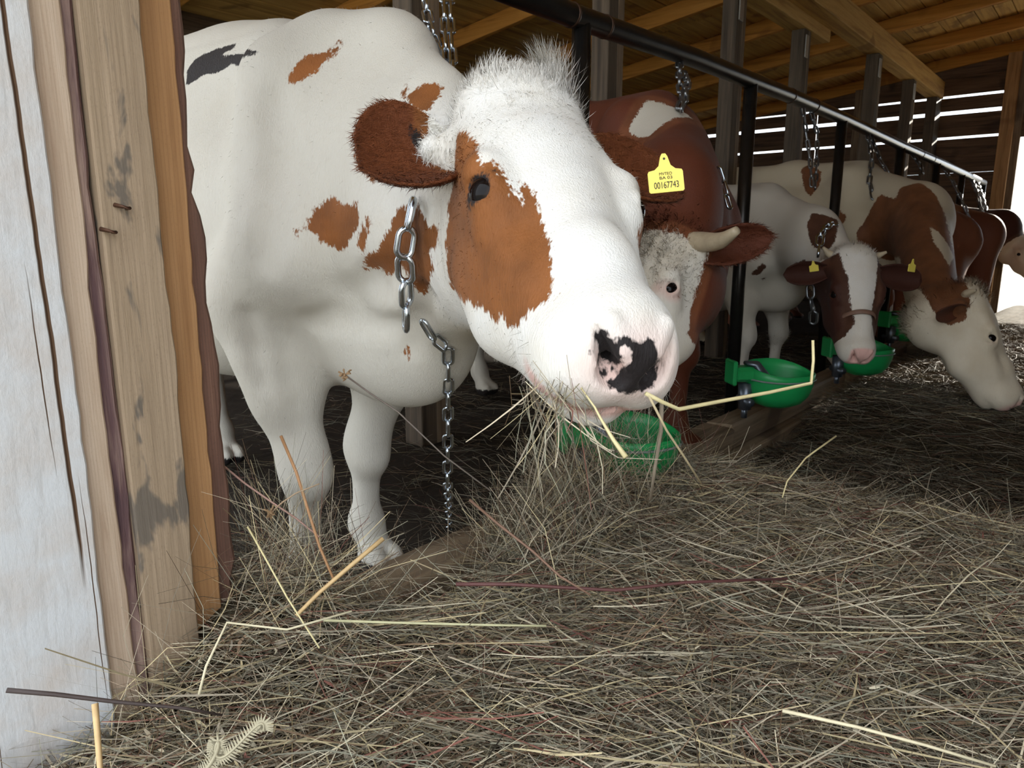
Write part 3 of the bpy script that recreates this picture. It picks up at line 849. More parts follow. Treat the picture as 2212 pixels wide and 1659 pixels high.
# ---- the near cow
A = Cow((1.13, 1.50, .03), (-.13, -.99), 1.04)
A.torso(feet={'R': ((.965, 1.47, .435), (.965, 1.49, .16)), 'L': ((1.25, 1.59, .40), (1.255, 1.61, .16))}, scap=1.1)
A.F.rc(A.b(-.25, 0, 1.32), A.b(-1.1, 0, 1.44), .10, .10, .2)
A.F.el(A.b(-.75, 0, 1.06), (.62, .33, .38), A.R, .15)
A.F.rc(A.b(.02, 0, 1.32), at(850, 125, 1.62), .075, .075, .12); A.F.rc(at(850, 125, 1.62), at(945, 205, 1.45), .075, .06, .1)
A.head(at(1226, 370, 1.03), cdir(.245, .655, -.715), cdir(.25, -.73, -.62), 1.04, ys=.85, yn=1.22, dome=.03, eye_in=.005)
A.neck([((1.13, 1.45, 1.10), .30, 1.35), ((1.08, 1.13, 1.02), .25, 1.5), (A.h(0, -.16, -.21), .165, 1.45), (A.h(0, -.06, -.12), .12, 1.2)])
A.F.el((1.11, 1.22, .75), (.13, .15, .15), None, .1)
def groove(pts, r, off, k):
    """a broad shallow crease: a rounded bar pressed into the hide from outside"""
    for p, q in zip(pts[:-1], pts[1:]):
        s_ = [np.array(v) + nrm(EYE - np.array(v)) * off for v in (p, q)]
        A.F.rc(s_[0], s_[1], r, r, k, neg=True)
groove([(.903, 1.433, 1.282), (.871, 1.38, 1.153), (.825, 1.336, 1.039), (.801, 1.362, .937)], .05, .046, .03)
groove([(.925, 1.351, .789), (.936, 1.284, .808), (.951, 1.21, .802), (.968, 1.127, .793)], .03, .024, .022)
groove([(.912, 1.076, .914), (.926, 1.157, .883), (.935, 1.248, .85)], .04, .035, .03)
groove([(.896, 1.425, .728), (.905, 1.424, .663), (.92, 1.42, .596), (.932, 1.425, .537)], .022, .018, .015)
groove([(.833, 1.462, .804), (.846, 1.475, .729), (.859, 1.468, .654)], .025, .020, .02)
groove([(.934, 1.011, .872), (.971, 1.059, .812), (.994, 1.115, .748)], .03, .025, .02)
A.mesh(.013, .0042)
# ---- the other cows of the row
B = Cow((2.70, 1.52, .03), (-.22, -.975), 1.11)
B.torso()
B.head(at(1362, 616, 2.28), cdir(-.36, .83, -.42), cdir(-.68, -.52, -.52), 1.08, ys=.8)
B.neck([(B.b(.05, 0, 1.08), .27, 1.35), ((2.42, 1.27, 1.08), .23, 1.45), (B.h(0, -.16, -.20), .17, 1.35), (B.h(0, -.05, -.12), .12, 1.2)])
B.mesh(.02, .0052)
B.ear(-1, (-.115, -.17, -.095), (-.93, -.22, -.25), (-.1, .75, .6), .22, .062)
B.ear(1, (.115, -.17, -.095), (.93, -.05, -.25), (.1, .75, .6), .20, .062)

C = Cow((4.42, 1.70), (-.25, -.97), .95)
C.torso()
C.head(at(1862, 628, 3.45), cdir(-.07, .94, -.33), cdir(.0, -.33, -.94), .98, ys=.86)
C.neck([(C.b(.05, 0, 1.08), .24, 1.35), ((4.15, 1.32, .95), .19, 1.4), (C.h(0, -.16, -.20), .145, 1.3), (C.h(0, -.05, -.12), .11, 1.2)])
C.mesh(.022, .0062)
C.ear(1, (.112, -.15, -.095), (.95, .10, -.1), (.1, .5, .85), .225, .068)
C.ear(-1, (-.112, -.15, -.095), (-.95, .06, -.06), (-.1, .4, .9), .255, .075)

D = Cow((5.72, 1.52), (-.22, -.975), 1.11)
D.torso()
D.head(at(2152, 716, 3.70), cdir(.40, .90, -.12), cdir(.82, -.36, -.44), 1.08, ys=.92)
D.neck([(D.b(.05, 0, 1.08), .27, 1.35), ((5.36, 1.04, 1.08), .24, 1.4), (D.h(0, -.16, -.20), .155, 1.35), (D.h(0, -.05, -.12), .115, 1.2)])
D.mesh(.022, .0062)
D.ear(1, (.115, -.17, -.095), (.80, -.15, -.55), (.3, .7, .3), .19, .06)
D.ear(-1, (-.115, -.17, -.095), (-.90, -.30, -.25), (-.1, .6, .8), .20, .06)

def far_cow(W, heading, size, headp, a, n, hs, mid):
    K = Cow(W, heading, size)
    K.torso()
    K.head(headp, a, n, hs, ys=.95)
    K.neck([(K.b(.05, 0, 1.08), .27, 1.35), (mid, .21, 1.4), (K.h(0, -.16, -.20), .15, 1.35), (K.h(0, -.05, -.12), .11, 1.2)])
    K.mesh(.03, .012)
    K.ear(1, (.115, -.17, -.095), (.9, -.1, -.35), (.1, .7, .6), .2, .06)
    K.ear(-1, (-.115, -.17, -.095), (-.9, -.1, -.35), (-.1, .7, .6), .2, .06)
    return K
E_ = far_cow((7.35, 1.62), (-.1, -.99), 1.07, at(2080, 716, 5.7), (-.25, -.5, -.83), (-.3, -.8, .55), 1.05, (7.2, 1.1, .95))
F_ = far_cow((8.75, 1.62), (-.05, -.99), 1.03, at(2145, 705, 7.2), (-.2, -.5, -.83), (-.3, -.8, .55), 1.0, (8.65, 1.1, 1.0))
G_ = far_cow((10.2, 1.62), (-.0, -.99), 1.0, at(2225, 540, 8.1), (-.35, -.55, -.75), (-.5, -.5, .7), 1.0, (10.1, 1.1, 1.08))
# ------------------------------------------------------------------ finishing the cows: markings, eyes, horns, fur
def vnormals(V, F):
    n = np.cross(V[F[:, 2]] - V[F[:, 0]], V[F[:, 3]] - V[F[:, 1]])
    N = np.zeros_like(V)
    for k in range(4):
        for d in range(3): N[:, d] += np.bincount(F[:, k], n[:, d], len(V))
    return N / (np.linalg.norm(N, axis=1)[:, None] + 1e-12)
def sstep(a, b, x):
    t = np.clip((x - a) / (b - a), 0, 1); return t * t * (3 - 2 * t)
def paint(K, key, base):
    """base(K, P, hl, bl, on_head) -> (spot, dark, pink); then the outlined markings"""
    V = K.V; K.N = vnormals(V, K.Fc)
    hl = K.hl(V); bl = K.bl(V)
    near = np.linalg.norm(V - K.h(0, .08, -.1), axis=1)
    spot, dark, pink = base(K, V, hl, bl, near)
    body_n = min([e['o'] for e in K.ears])
    for kind, o, n, dep, poly in MARKS.get(key, ()):
        o = np.array(o); n = np.array(n); ex = nrm(np.cross((0, 0, 1.0), n)); ey = np.cross(n, ex)
        q = V - o; d = q @ n
        q2 = np.stack([q @ ex, q @ ey], 1); pl = np.array(poly)
        m = (np.abs(d) < dep) & (K.N @ n > -.15) & (q2 > pl.min(0) - .05).all(1) & (q2 < pl.max(0) + .05).all(1)
        m[body_n:] = False
        i = np.nonzero(m)[0]
        if not len(i): continue
        sd = poly_sd(q2[i], pl)
        if kind == 'spot': spot[i] = np.maximum(spot[i], np.minimum(sd, .025))
        elif kind == 'white': spot[i] = np.minimum(spot[i], -sd)
        else: dark[i] = np.maximum(dark[i], sd)
    # hooves
    hoof = bl[:, 2] - .0
    dark[:body_n] = np.maximum(dark[:body_n], np.where(near[:body_n] > .5, (.045 - bl[:body_n, 2]) * .5, -1))
    K.spot, K.dark, K.pink = spot, dark, pink
    K.soil = .85 * sstep(.36, .62, near); K.soil[body_n:] = 0  # cream body hair, with shade painted in for light fading deeper into the barn
def no_marks(V): return np.full(len(V), -.05), np.full(len(V), -.05), np.zeros(len(V))
def finish(K, name, mat, label, group=None):
    K.V0 = K.V; K.V = K.V - K.W
    o = K.build(name, mat, K.spot, K.dark, K.pink)
    K.V = K.V0
    o.location = K.W
    tag(o, label, 'cow', 'dairy cows tied in a row')
    return o
def child(K, name, V, F, mat, smooth=True):
    return mesh_obj(name, [np.asarray(v) - K.W for v in V], F, mat, K.o, smooth)
eye_m = NT('dark wet eye')
_z = eye_m.n('SeparateXYZ'); eye_m.l(eye_m.coord(), _z.inputs[0])
eye_m.col(eye_m.ramp(eye_m.math('MULTIPLY', _z.outputs[2], 40.0), [(.30, (.55, .47, .42)), (.36, (.045, .02, .01)), (.70, (.006, .004, .004))]))
eye_m = eye_m.set(.03, 0, .16)
_n = 18; EV = []; EF = []
for i in range(_n + 1):
    for j in range(24):
        t = math.pi * i / _n; p = 2 * math.pi * j / 24
        EV.append((math.sin(t) * math.cos(p), math.sin(t) * math.sin(p), math.cos(t)))
for i in range(_n):
    for j in range(24):
        EF.append((i * 24 + j, (i + 1) * 24 + j, (i + 1) * 24 + (j + 1) % 24, i * 24 + (j + 1) % 24))
EYE_ME = mesh_obj('eye', [tuple(.0255 * c for c in v) for v in EV], EF, eye_m, None, True)
_eme = EYE_ME.data; bpy.data.objects.remove(EYE_ME)
def eyes(K, push=-.005):
    for c, d, e1, e2 in K.eye_c:
        o = link(bpy.data.objects.new('eye', _eme), K.o)
        R = K.H.T @ np.stack([e1, np.cross(d, e1), d], 1)
        o.matrix_local = Matrix.Translation(Vector(K.h(*(c + d * push)) - K.W)) @ Matrix(R.tolist()).to_4x4() @ Matrix.Scale(K.hs, 4)
horn_m = NT('pale horn'); _c = horn_m.coord(); horn_m.col(horn_m.mix(horn_m.noise(_c, 30, 4), (.30, .22, .14), (.62, .52, .36))); horn_m = horn_m.set(.45)
def horn(K, pts, rad, label=None):
    P = [K.h(*p) for p in pts]; m = 14
    t = np.linspace(0, 1, m); idx = np.linspace(0, 1, len(P))
    Q = np.stack([np.interp(t, idx, [p[k] for p in P]) for k in range(3)], 1)
    for _ in range(3): Q[1:-1] = .25 * Q[:-2] + .5 * Q[1:-1] + .25 * Q[2:]
    R = np.interp(t, np.linspace(0, 1, len(rad)), rad)
    V, F = tube_vf(Q, R, 12)
    o = child(K, 'horn', V, F, horn_m)
    if label: o['label'] = label
    return o
def fur(K, name, n, weight, length, flow, lift, width, mat, seg=1, curl=0.0, seed=1, keep=None, clump=0.0, sides=None, jit=.28):
    """short hair blades rooted on the hide; weight(hl, bl, near) picks where they grow"""
    rg = np.random.default_rng(seed)
    body_n = min([e['o'] for e in K.ears]) if sides is None else 10 ** 9
    Fc = K.Fc if sides is not None else K.Fc[(K.Fc < body_n).all(1)]
    if sides is not None: Fc = Fc[(Fc >= sides[0]).all(1) & (Fc < sides[1]).all(1)]
    V = K.V
    c = V[Fc].mean(1)
    ar = np.linalg.norm(np.cross(V[Fc[:, 2]] - V[Fc[:, 0]], V[Fc[:, 3]] - V[Fc[:, 1]]), axis=1)
    near = np.linalg.norm(c - K.h(0, .08, -.1), axis=1)
    w = ar * weight(K.hl(c), K.bl(c), near, K.N[Fc].mean(1))
    w = np.maximum(w, 0)
    cs = np.cumsum(w); cs /= cs[-1]
    f = Fc[np.searchsorted(cs, rg.random(n))]
    u, v = rg.random(n), rg.random(n)
    W4 = np.stack([(1 - u) * (1 - v), u * (1 - v), u * v, (1 - u) * v], 1)
    P = (V[f] * W4[:, :, None]).sum(1); N = (K.N[f] * W4[:, :, None]).sum(1); N /= np.linalg.norm(N, axis=1)[:, None] + 1e-9
    at_ = [(a[f] * W4).sum(1) for a in (K.spot, K.dark, K.pink, K.soil)]
    hl, bl = K.hl(P), K.bl(P)
    D = flow(hl, bl, P); D = D - N * (D * N).sum(1)[:, None]; D /= np.linalg.norm(D, axis=1)[:, None] + 1e-9
    lf = lift(hl, bl) if callable(lift) else lift
    lf = np.broadcast_to(lf, (n,))[:, None]
    J = rg.normal(size=(n, 3)) * jit
    if clump:
        cell = np.floor(P / clump).astype(int); hsh = (cell * np.array([73856093, 19349663, 83492791])).sum(1)
        for k in range(3): J[:, k] += 1.6 * jit * (((hsh // (7 ** (k + 1))) % 101) / 50.5 - 1)
    D = D * (1 - lf) + N * lf + J
    D /= np.linalg.norm(D, axis=1)[:, None]
    L = (length(hl, bl) if callable(length) else length) * rg.uniform(.6, 1.25, n)
    S = np.cross(D, N + rg.normal(size=(n, 3)) * .4); S /= np.linalg.norm(S, axis=1)[:, None] + 1e-9
    wd = (width * rg.uniform(.7, 1.3, n))[:, None]
    rows = []
    root = P - N * .002
    for k in range(seg + 1):
        t = k / seg
        q = root + D * (L * t)[:, None] - N * ((L * t * t) * .18)[:, None] * (1 if curl == 0 else 0)
        if curl:
            ph = rg.random(n)[:, None] * 6.28 if k == 0 else ph
            q = q + curl * (L * t)[:, None] * (np.cos(ph + t * 5) * S + np.sin(ph + t * 5) * np.cross(D, S))
        if k < seg: rows += [q - S * wd * (1 - t * .6), q + S * wd * (1 - t * .6)]
        else: rows.append(q)
    nvp = len(rows)
    VV = np.stack(rows, 1).reshape(-1, 3)
    b = np.arange(n) * nvp
    T = []
    for k in range(seg - 1):
        T += [np.stack([b + 2 * k, b + 2 * k + 1, b + 2 * k + 3], 1), np.stack([b + 2 * k, b + 2 * k + 3, b + 2 * k + 2], 1)]
    T.append(np.stack([b + 2 * (seg - 1), b + 2 * (seg - 1) + 1, b + nvp - 1], 1))
    T = np.concatenate(T)
    me = quick_mesh(name, VV - K.W, T, mat)
    for nm, a in zip(('spot', 'dark', 'pink', 'soil'), at_):
        at2 = me.attributes.new(nm, 'FLOAT', 'POINT'); at2.data.foreach_set('value', np.repeat(a, nvp).astype(np.float32))
    nn = np.repeat(N * .75 + D * .0 + rg.normal(size=(n, 3)) * .12, nvp, 0)
    nn /= np.linalg.norm(nn, axis=1)[:, None]
    me.normals_split_custom_set_from_vertices([tuple(x) for x in nn])
    o = link(bpy.data.objects.new(name, me), K.o); o['kind'] = 'stuff'
    return o
def ear_arrays(K, e):
    sl = slice(e['o'], e['o'] + 2 * e['m']); inner = slice(e['o'] + e['m'], e['o'] + 2 * e['m'])
    return sl, inner
TAGM = plain('yellow tag plastic', (.86, .70, .12), .4, 0, .04, 6)
HOLE = plain('tag hole', (.05, .04, .02), .7)
INK = plain('tag print', (.035, .03, .02), .7)
def ear_tag(K, at_w, right, down, w, lines=()):
    """plastic flag tag with a neck and a stud hole; right/down are its own axes in the world"""
    r = nrm(right); d = np.asarray(down, float); d = nrm(d - r * (d @ r)); n = np.cross(r, d)
    if n @ (EYE - at_w) < 0: n = -n
    out = [(-.10, -.62), (-.05, -.70), (.05, -.70), (.10, -.62), (.17, -.36), (.30, -.25), (.47, -.22), (.5, -.16), (.5, .36), (.46, .40), (-.46, .40), (-.5, .36), (-.5, -.16), (-.47, -.22), (-.30, -.25), (-.17, -.36)]
    m = len(out); V = []
    for s_ in (0, 1):
        V += [at_w + w * (a * r + b * d) + n * (.0012 if s_ else -.0012) for a, b in out]
    F = [tuple(range(m)), tuple(range(m, 2 * m))[::-1]] + [(k, (k + 1) % m, m + (k + 1) % m, m + k) for k in range(m)]
    if np.dot(np.cross(V[1] - V[0], V[2] - V[0]), n) > 0: pass
    t = child(K, 'ear_tag', V, F, TAGM, False)
    t['label'] = 'yellow plastic ear tag'
    ring = [at_w + w * ((.035 * math.cos(k * .524)) * r + (-.55 + .035 * math.sin(k * .524)) * d) + n * .0016 for k in range(12)]
    mesh_obj('stud_hole', [p - K.W for p in ring], [tuple(range(12))], HOLE, t)
    for txt, size, y in lines:
        cu = bpy.data.curves.new('tag_text', 'FONT'); cu.body = txt; cu.size = 1.0; cu.align_x = 'CENTER'
        tmp = bpy.data.objects.new('tag_text', cu); COL.objects.link(tmp)
        bpy.context.view_layer.update()
        me = bpy.data.meshes.new_from_object(tmp.evaluated_get(bpy.context.evaluated_depsgraph_get()))
        bpy.data.objects.remove(tmp)
        co = np.empty(len(me.vertices) * 3, np.float32); me.vertices.foreach_get('co', co); co = co.reshape(-1, 3)
        sx = size[0] / (np.ptp(co[:, 0]) + 1e-6); sy = size[1] / .72
        q = at_w + w * (np.outer(co[:, 0] * sx, r) + np.outer(y - co[:, 1] * sy, d)) + n * .0018 - K.W
        me.vertices.foreach_set('co', q.astype(np.float32).ravel()); me.update()
        me.materials.clear(); me.materials.append(INK)
        me.name = 'tag_print'
        link(bpy.data.objects.new('tag_print', me), t)
    return t

# ---- near cow
WHITE = (.80, .78, .74)
coat_A = coat('near cow hide', WHITE, (.225, .080, .022), (.018, .014, .014))
A.ear(1, (.110, -.18, -.095), (.70, .36, -.02), (.28, .40, .86), .165, .104, cup=.9)
A.ear(-1, (-.108, -.18, -.095), (-.92, -.20, -.04), (-.15, .25, .95), .250, .092, cup=.6)
def base_A(K, V, hl, bl, near):
    sp, dk, pk = no_marks(V)
    x, y, z = hl.T
    on = near < .42
    le = .045 - np.sqrt((x + .105) ** 2 + (y - .045) ** 2 + (z + .085) ** 2)
    sp = np.where(on, np.maximum(sp, le), sp)
    e = np.maximum(.0, 1 - np.sqrt((np.abs(x) - .105) ** 2 + (y - .01) ** 2 + (z + .045) ** 2) / .040)
    dk = np.where(on & (x > 0), np.maximum(dk, np.where(e > 0, (e - .22) * .03, -.05)), dk)
    nose = sstep(.075, .02, np.sqrt((x * .8) ** 2 + ((y - .37) * 1.1) ** 2 + (z + .085) ** 2))
    lip = sstep(.022, .008, np.abs(z + .158 + .03 * (y - .3))) * sstep(.26, .31, y)
    pk = np.where(on, np.clip(.62 * nose + .75 * lip, 0, .85), pk)
    nos = np.minimum(np.sqrt((np.abs(x) - .029) ** 2 + (y - .368) ** 2 + (z + .080) ** 2), 1)
    dk = np.where(on, np.maximum(dk, np.clip((.014 - nos) * .6, -.05, .02)), dk)
    for er in K.ears:
        sl, inn = ear_arrays(K, er)
        u = er['u']
        sp[sl] = np.clip((u - (.10 if er['side'] > 0 else .14)) * .3, -.05, .05)
        m = er['m']
        w = np.zeros(2 * m); w[m:] = 1
        vv = np.tile(np.tile(np.linspace(-1, 1, er['nv']), er['nu']), 2)
        dk[sl] = np.where(w > 0, np.clip(.006 - .05 * np.sqrt(((u - .22) / .55) ** 2 + ((vv - (.45 if er['side'] > 0 else 0)) / 1.6) ** 2), -.05, .05), -.05)
        pk[sl] = 0
    return sp, dk, pk
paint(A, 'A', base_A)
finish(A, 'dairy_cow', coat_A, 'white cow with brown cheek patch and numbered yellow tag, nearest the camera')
eyes(A, -.0005)
fur_flow = lambda hl, bl, P: np.where((np.linalg.norm(P - A.h(0, .0, -.1), axis=1) < .36)[:, None], A.ha[None, :] + 0 * P, np.array([[.1, .55, -.75]]) + 0 * P)
fur(A, 'hair_coat', 120000, lambda hl, bl, near, N: np.where(near < .40, np.where((hl[:, 1] > .30) & (hl[:, 2] < -.03), .12, 1.0), np.where(near < 1.25, .30, .05)),
    lambda hl, bl: np.where(hl[:, 1] > .2, .006, np.where(hl[:, 1] < -.1, .014, .010)), fur_flow, .18, .00045, coat_A, seed=2)
def poll_dir(hl, bl, P):
    # the tuft leans to her left and rises to a peak
    k = np.clip((hl[:, :1] + .02) / .08, -1, 1)
    return UP[None, :] * 1.2 + RT[None, :] * (.15 - .35 * k) + .25 * A.hn[None, :] + 0 * P
fur(A, 'poll_tuft', 6500, lambda hl, bl, near, N: (np.exp(-((hl[:, 0] + .045) / .045) ** 2) + .5 * np.exp(-((hl[:, 0] - .055) / .03) ** 2) + .25 * np.exp(-(hl[:, 0] / .1) ** 2)) * np.exp(-((hl[:, 1] + .235) / .045) ** 2) * (hl[:, 2] > -.11),
    lambda hl, bl: .026 + .062 * np.exp(-((hl[:, 0] + .055) / .026) ** 2) + .024 * np.exp(-((hl[:, 0] - .060) / .018) ** 2), poll_dir, .42, .0005, coat_A, seg=3, seed=3, clump=.018, jit=.14)
fur(A, 'brow_hair', 9000, lambda hl, bl, near, N: (hl[:, 1] < -.05) * (hl[:, 2] > -.11) * (near < .45) * 1.0,
    lambda hl, bl: np.where(hl[:, 1] < -.15, .024, .015), lambda hl, bl, P: (A.ha[None, :] * np.where(hl[:, 1:2] > -.16, 1, -1) - .4 * A.hx[None, :] * np.sign(-hl[:, :1]) + 0 * P), .22, .0005, coat_A, seg=2, seed=4, clump=.014, jit=.16)
fur(A, 'whiskers', 600, lambda hl, bl, near, N: (hl[:, 1] > .22) * (hl[:, 2] < -.12) * (near < .45) * 1.0,
    .026, lambda hl, bl, P: A.ha[None, :] - A.hn[None, :] + 0 * P, .6, .0003, coat_A, seg=3, seed=5)
for er in A.ears:
    sl, inn = ear_arrays(A, er)
    wdir = (er['ax'] @ A.H)
    fur(A, 'ear_hair', 7000, lambda hl, bl, near, N: 1.0 + 0 * near, .018, lambda hl, bl, P: wdir[None, :] + 0 * P, .32, .0006, coat_A, seed=6, sides=(er['o'], er['o'] + 2 * er['m']))
    # pale fringe inside the ear opening
    keep = A.spot.copy(); A.spot = np.full_like(A.spot, -.05)
    bw = A.h(*(er['base'] / np.array([1, A.yn, 1]) + er['ax'] * .03))
    fur(A, 'ear_fringe', 700, lambda hl, bl, near, N: np.exp(-(np.linalg.norm(hl - (er['base'] / np.array([1, A.yn, 1]) + er['ax'] * .03)[None, :], axis=1) / .035) ** 2), .036,
        lambda hl, bl, P: (wdir + A.ha * .7)[None, :] + 0 * P, .15, .0005, coat_A, seg=2, seed=7)
    A.spot = keep
er = A.ears[1]
ear_tag(A, at(1438, 385, 1.06), RT + .10 * UP, -UP + .05 * RT, .052, (('MVTEO', (.36, .085), -.085), ('BA 03', (.36, .085), .03), ('00167743', (.70, .19), .285)))

# ---- horned cow behind her
coat_B = coat('horned cow hide', (.74, .70, .63), (.165, .055, .022))
def base_B(K, V, hl, bl, near):
    sp, dk, pk = no_marks(V)
    x, y, z = hl.T
    white = np.maximum(z + .115 + .25 * (y + .12), (y - .10) * .9)
    white = np.minimum(white, .30 - near)
    sp = np.clip(np.minimum(.05, -white), -.05, .05)
    e = np.sqrt((np.abs(x) - .10) ** 2 + (y - .02) ** 2 + (z + .05) ** 2)
    pk = .8 * sstep(.055, .022, e)
    pk = np.maximum(pk, .6 * sstep(.33, .38, y) * (near < .5))
    low = (bl[:, 2] < .62) & (bl[:, 0] < -.6)
    sp = np.where(low & (near > .45), -.05, sp)
    for er in K.ears:
        sl, inn = ear_arrays(K, er); sp[sl] = .05; pk[sl] = 0
    return sp, dk, pk
paint(B, 'B', base_B)
finish(B, 'dairy_cow', coat_B, 'cow with curly white face, horn and brown neck behind the near cow')
eyes(B)
horn(B, [(-.07, -.19, -.06), (-.14, -.185, -.07), (-.22, -.150, -.065), (-.295, -.145, -.035)], (.036, .033, .027, .013), 'pale curved horn')
horn(B, [(.07, -.19, -.06), (.13, -.20, -.06), (.20, -.17, -.03), (.225, -.16, .01)], (.030, .027, .022, .010))
fur(B, 'curly_poll_hair', 7000, lambda hl, bl, near, N: np.exp(-(hl[:, 0] / .09) ** 2 - ((hl[:, 1] + .13) / .10) ** 2) * (hl[:, 2] > -.13), .030,
    lambda hl, bl, P: B.ha[None, :] + 0 * P, .35, .0009, coat_B, seg=4, curl=.35, seed=11, clump=.022)
for er in B.ears:
    fur(B, 'ear_hair', 3500, lambda hl, bl, near, N: 1.0 + 0 * near, .026, lambda hl, bl, P: (er['ax'] @ B.H - .4 * UP)[None, :] + 0 * P, .25, .0008, coat_B, seed=12, sides=(er['o'], er['o'] + 2 * er['m']))

# ---- haltered cow
coat_C = coat('haltered cow hide', (.70, .66, .60), (.075, .030, .016), jag=.014)
def base_C(K, V, hl, bl, near):
    sp, dk, pk = no_marks(V)
    x, y, z = hl.T
    half = np.interp(y, (-.26, -.15, -.05, .03, .12, .20, .26, .30), (.10, .088, .066, .060, .046, .042, .075, .20))
    s_ = np.minimum(np.abs(x) - half, .30 - near)
    s_ = np.where(near < .42, s_, -.05)
    sp = np.clip(s_, -.05, .05)
    pk = .85 * sstep(.338, .352, y) * sstep(.062, .05, np.abs(x)) * (near < .5) * sstep(-.15, -.13, z)
    for er in K.ears:
        sl, inn = ear_arrays(K, er); sp[sl] = .05; pk[sl] = 0
    return sp, dk, pk
paint(C, 'C', base_C)
finish(C, 'dairy_cow', coat_C, 'cow with white blaze, pink nose and leather halter facing the camera')
eyes(C)
horn(C, [(.075, -.215, -.07), (.125, -.235, -.06), (.155, -.255, -.04)], (.024, .018, .006)); horn(C, [(-.075, -.215, -.07), (-.125, -.235, -.06), (-.165, -.25, -.04)], (.024, .018, .006))
ear_tag(C, at(1758, 578, 3.34), RT * .6 - .8 * FW, -UP + .3 * RT, .045)
ear_tag(C, at(1970, 577, 3.38), RT * .85 + .5 * FW, -UP - .35 * RT, .055)
fur(C, 'poll_hair', 1500, lambda hl, bl, near, N: np.exp(-(hl[:, 0] / .08) ** 2 - ((hl[:, 1] + .22) / .05) ** 2), .03, lambda hl, bl, P: -C.ha[None, :] + 0 * P, .6, .001, coat_C, seg=2, seed=14)

# ---- grazing cow
coat_D = coat('grazing cow hide', (.68, .59, .45), (.150, .056, .022))
def base_D(K, V, hl, bl, near):
    sp, dk, pk = no_marks(V)
    x, y, z = hl.T
    e = np.sqrt((np.abs(x) - .10) ** 2 + (y - .02) ** 2 + (z + .05) ** 2)
    pk = .6 * sstep(.04, .015, e) + .8 * sstep(.35, .385, y) * (near < .5)
    for er in K.ears:
        sl, inn = ear_arrays(K, er); sp[sl] = .05 if er['side'] > 0 else .01; pk[sl] = 0
    return sp, dk, pk
paint(D, 'D', base_D)
finish(D, 'dairy_cow', coat_D, 'cow with white head lowered to the hay in the sunlight')
eyes(D)
horn(D, [(-.07, -.205, -.06), (-.13, -.225, -.045), (-.17, -.22, -.01)], (.026, .020, .007)); horn(D, [(.07, -.205, -.06), (.12, -.225, -.045), (.15, -.22, -.01)], (.026, .020, .007))
fur(D, 'poll_hair', 1800, lambda hl, bl, near, N: np.exp(-(hl[:, 0] / .08) ** 2 - ((hl[:, 1] + .22) / .06) ** 2), .045, lambda hl, bl, P: -D.ha[None, :] + 0 * P, .5, .0012, coat_D, seg=3, seed=15, curl=.2)
# ---- the three at the far end
coat_E = coat('tan cow hide', (.60, .48, .37), (.25, .11, .05))
coat_F = coat('brown cow hide', (.44, .28, .18), (.21, .09, .045))
coat_G = coat('dark cow hide', (.62, .54, .42), (.070, .030, .018))
def base_far(kind):
    def f(K, V, hl, bl, near):
        sp, dk, pk = no_marks(V)
        zz = bl[:, 2]
        if kind == 'E': sp = np.clip((1.24 - zz) * .5, -.05, .05)
        if kind == 'F': sp = np.clip((1.27 - zz) * .5, -.05, .05)
        if kind == 'G': sp = np.clip(near - .30, -.05, .05)
        for er in K.ears:
            sl, inn = ear_arrays(K, er); sp[sl] = .05
        return sp, dk, pk
    return f
for K, k, mt, lab in ((E_, 'E', coat_E, 'tan backed brown cow standing just behind the grazing cow'), (F_, 'F', coat_F, 'plain brown cow between the tan one and the last cow'), (G_, 'G', coat_G, 'dark brown cow with cream face, last in the row by the far door')):
    paint(K, k, base_far(k)); finish(K, 'dairy_cow', mt, lab); eyes(K)
horn(G_, [(.07, -.2, -.06), (.15, -.23, -.04), (.19, -.25, .02)], (.03, .022, .008)); horn(G_, [(-.07, -.2, -.06), (-.15, -.23, -.04), (-.19, -.25, .02)], (.03, .022, .008))
# ------------------------------------------------------------------ pipe rail
PR = tag(empty('pipe_rail', (2.16, 1.5, 0)), 'black steel pipe rail on uprights running along the stall fronts', 'rail')
def rel(o, V): return [np.asarray(v, float) - np.array(o.location) for v in V]
pts = [(.56, 1.5, 1.69), (2.16, 1.5, 1.705), (3.0, 1.5, 1.73), (3.62, 1.5, 1.735), (4.16, 1.5, 1.742), (5.13, 1.5, 1.742), (6.77, 1.5, 1.722), (8.36, 1.5, 1.715), (10.0, 1.5, 1.70), (11.42, 1.5, 1.686)]
V, F = tube_vf(pts, .038, 16); mesh_obj('top_pipe', rel(PR, V), F, M['pipe'], PR, True)
for x in (2.16, 3.62, 5.13, 6.77, 8.30, 9.75, 11.40):
    z = np.interp(x, [p[0] for p in pts], [p[2] for p in pts])
    V, F = tube_vf([(x, 1.5, -.05), (x, 1.5, z)], .033, 14); mesh_obj('upright', rel(PR, V), F, M['pipe'], PR, True)
for x in (2.10, 2.30, 4.16, 4.55, 7.5, 8.0):
    z = np.interp(x, [p[0] for p in pts], [p[2] for p in pts])
    V, F = tube_vf([(x - .006, 1.5, z), (x + .006, 1.5, z)], .0405, 16); mesh_obj('weld_seam', rel(PR, V), F, M['rust'], PR, True)
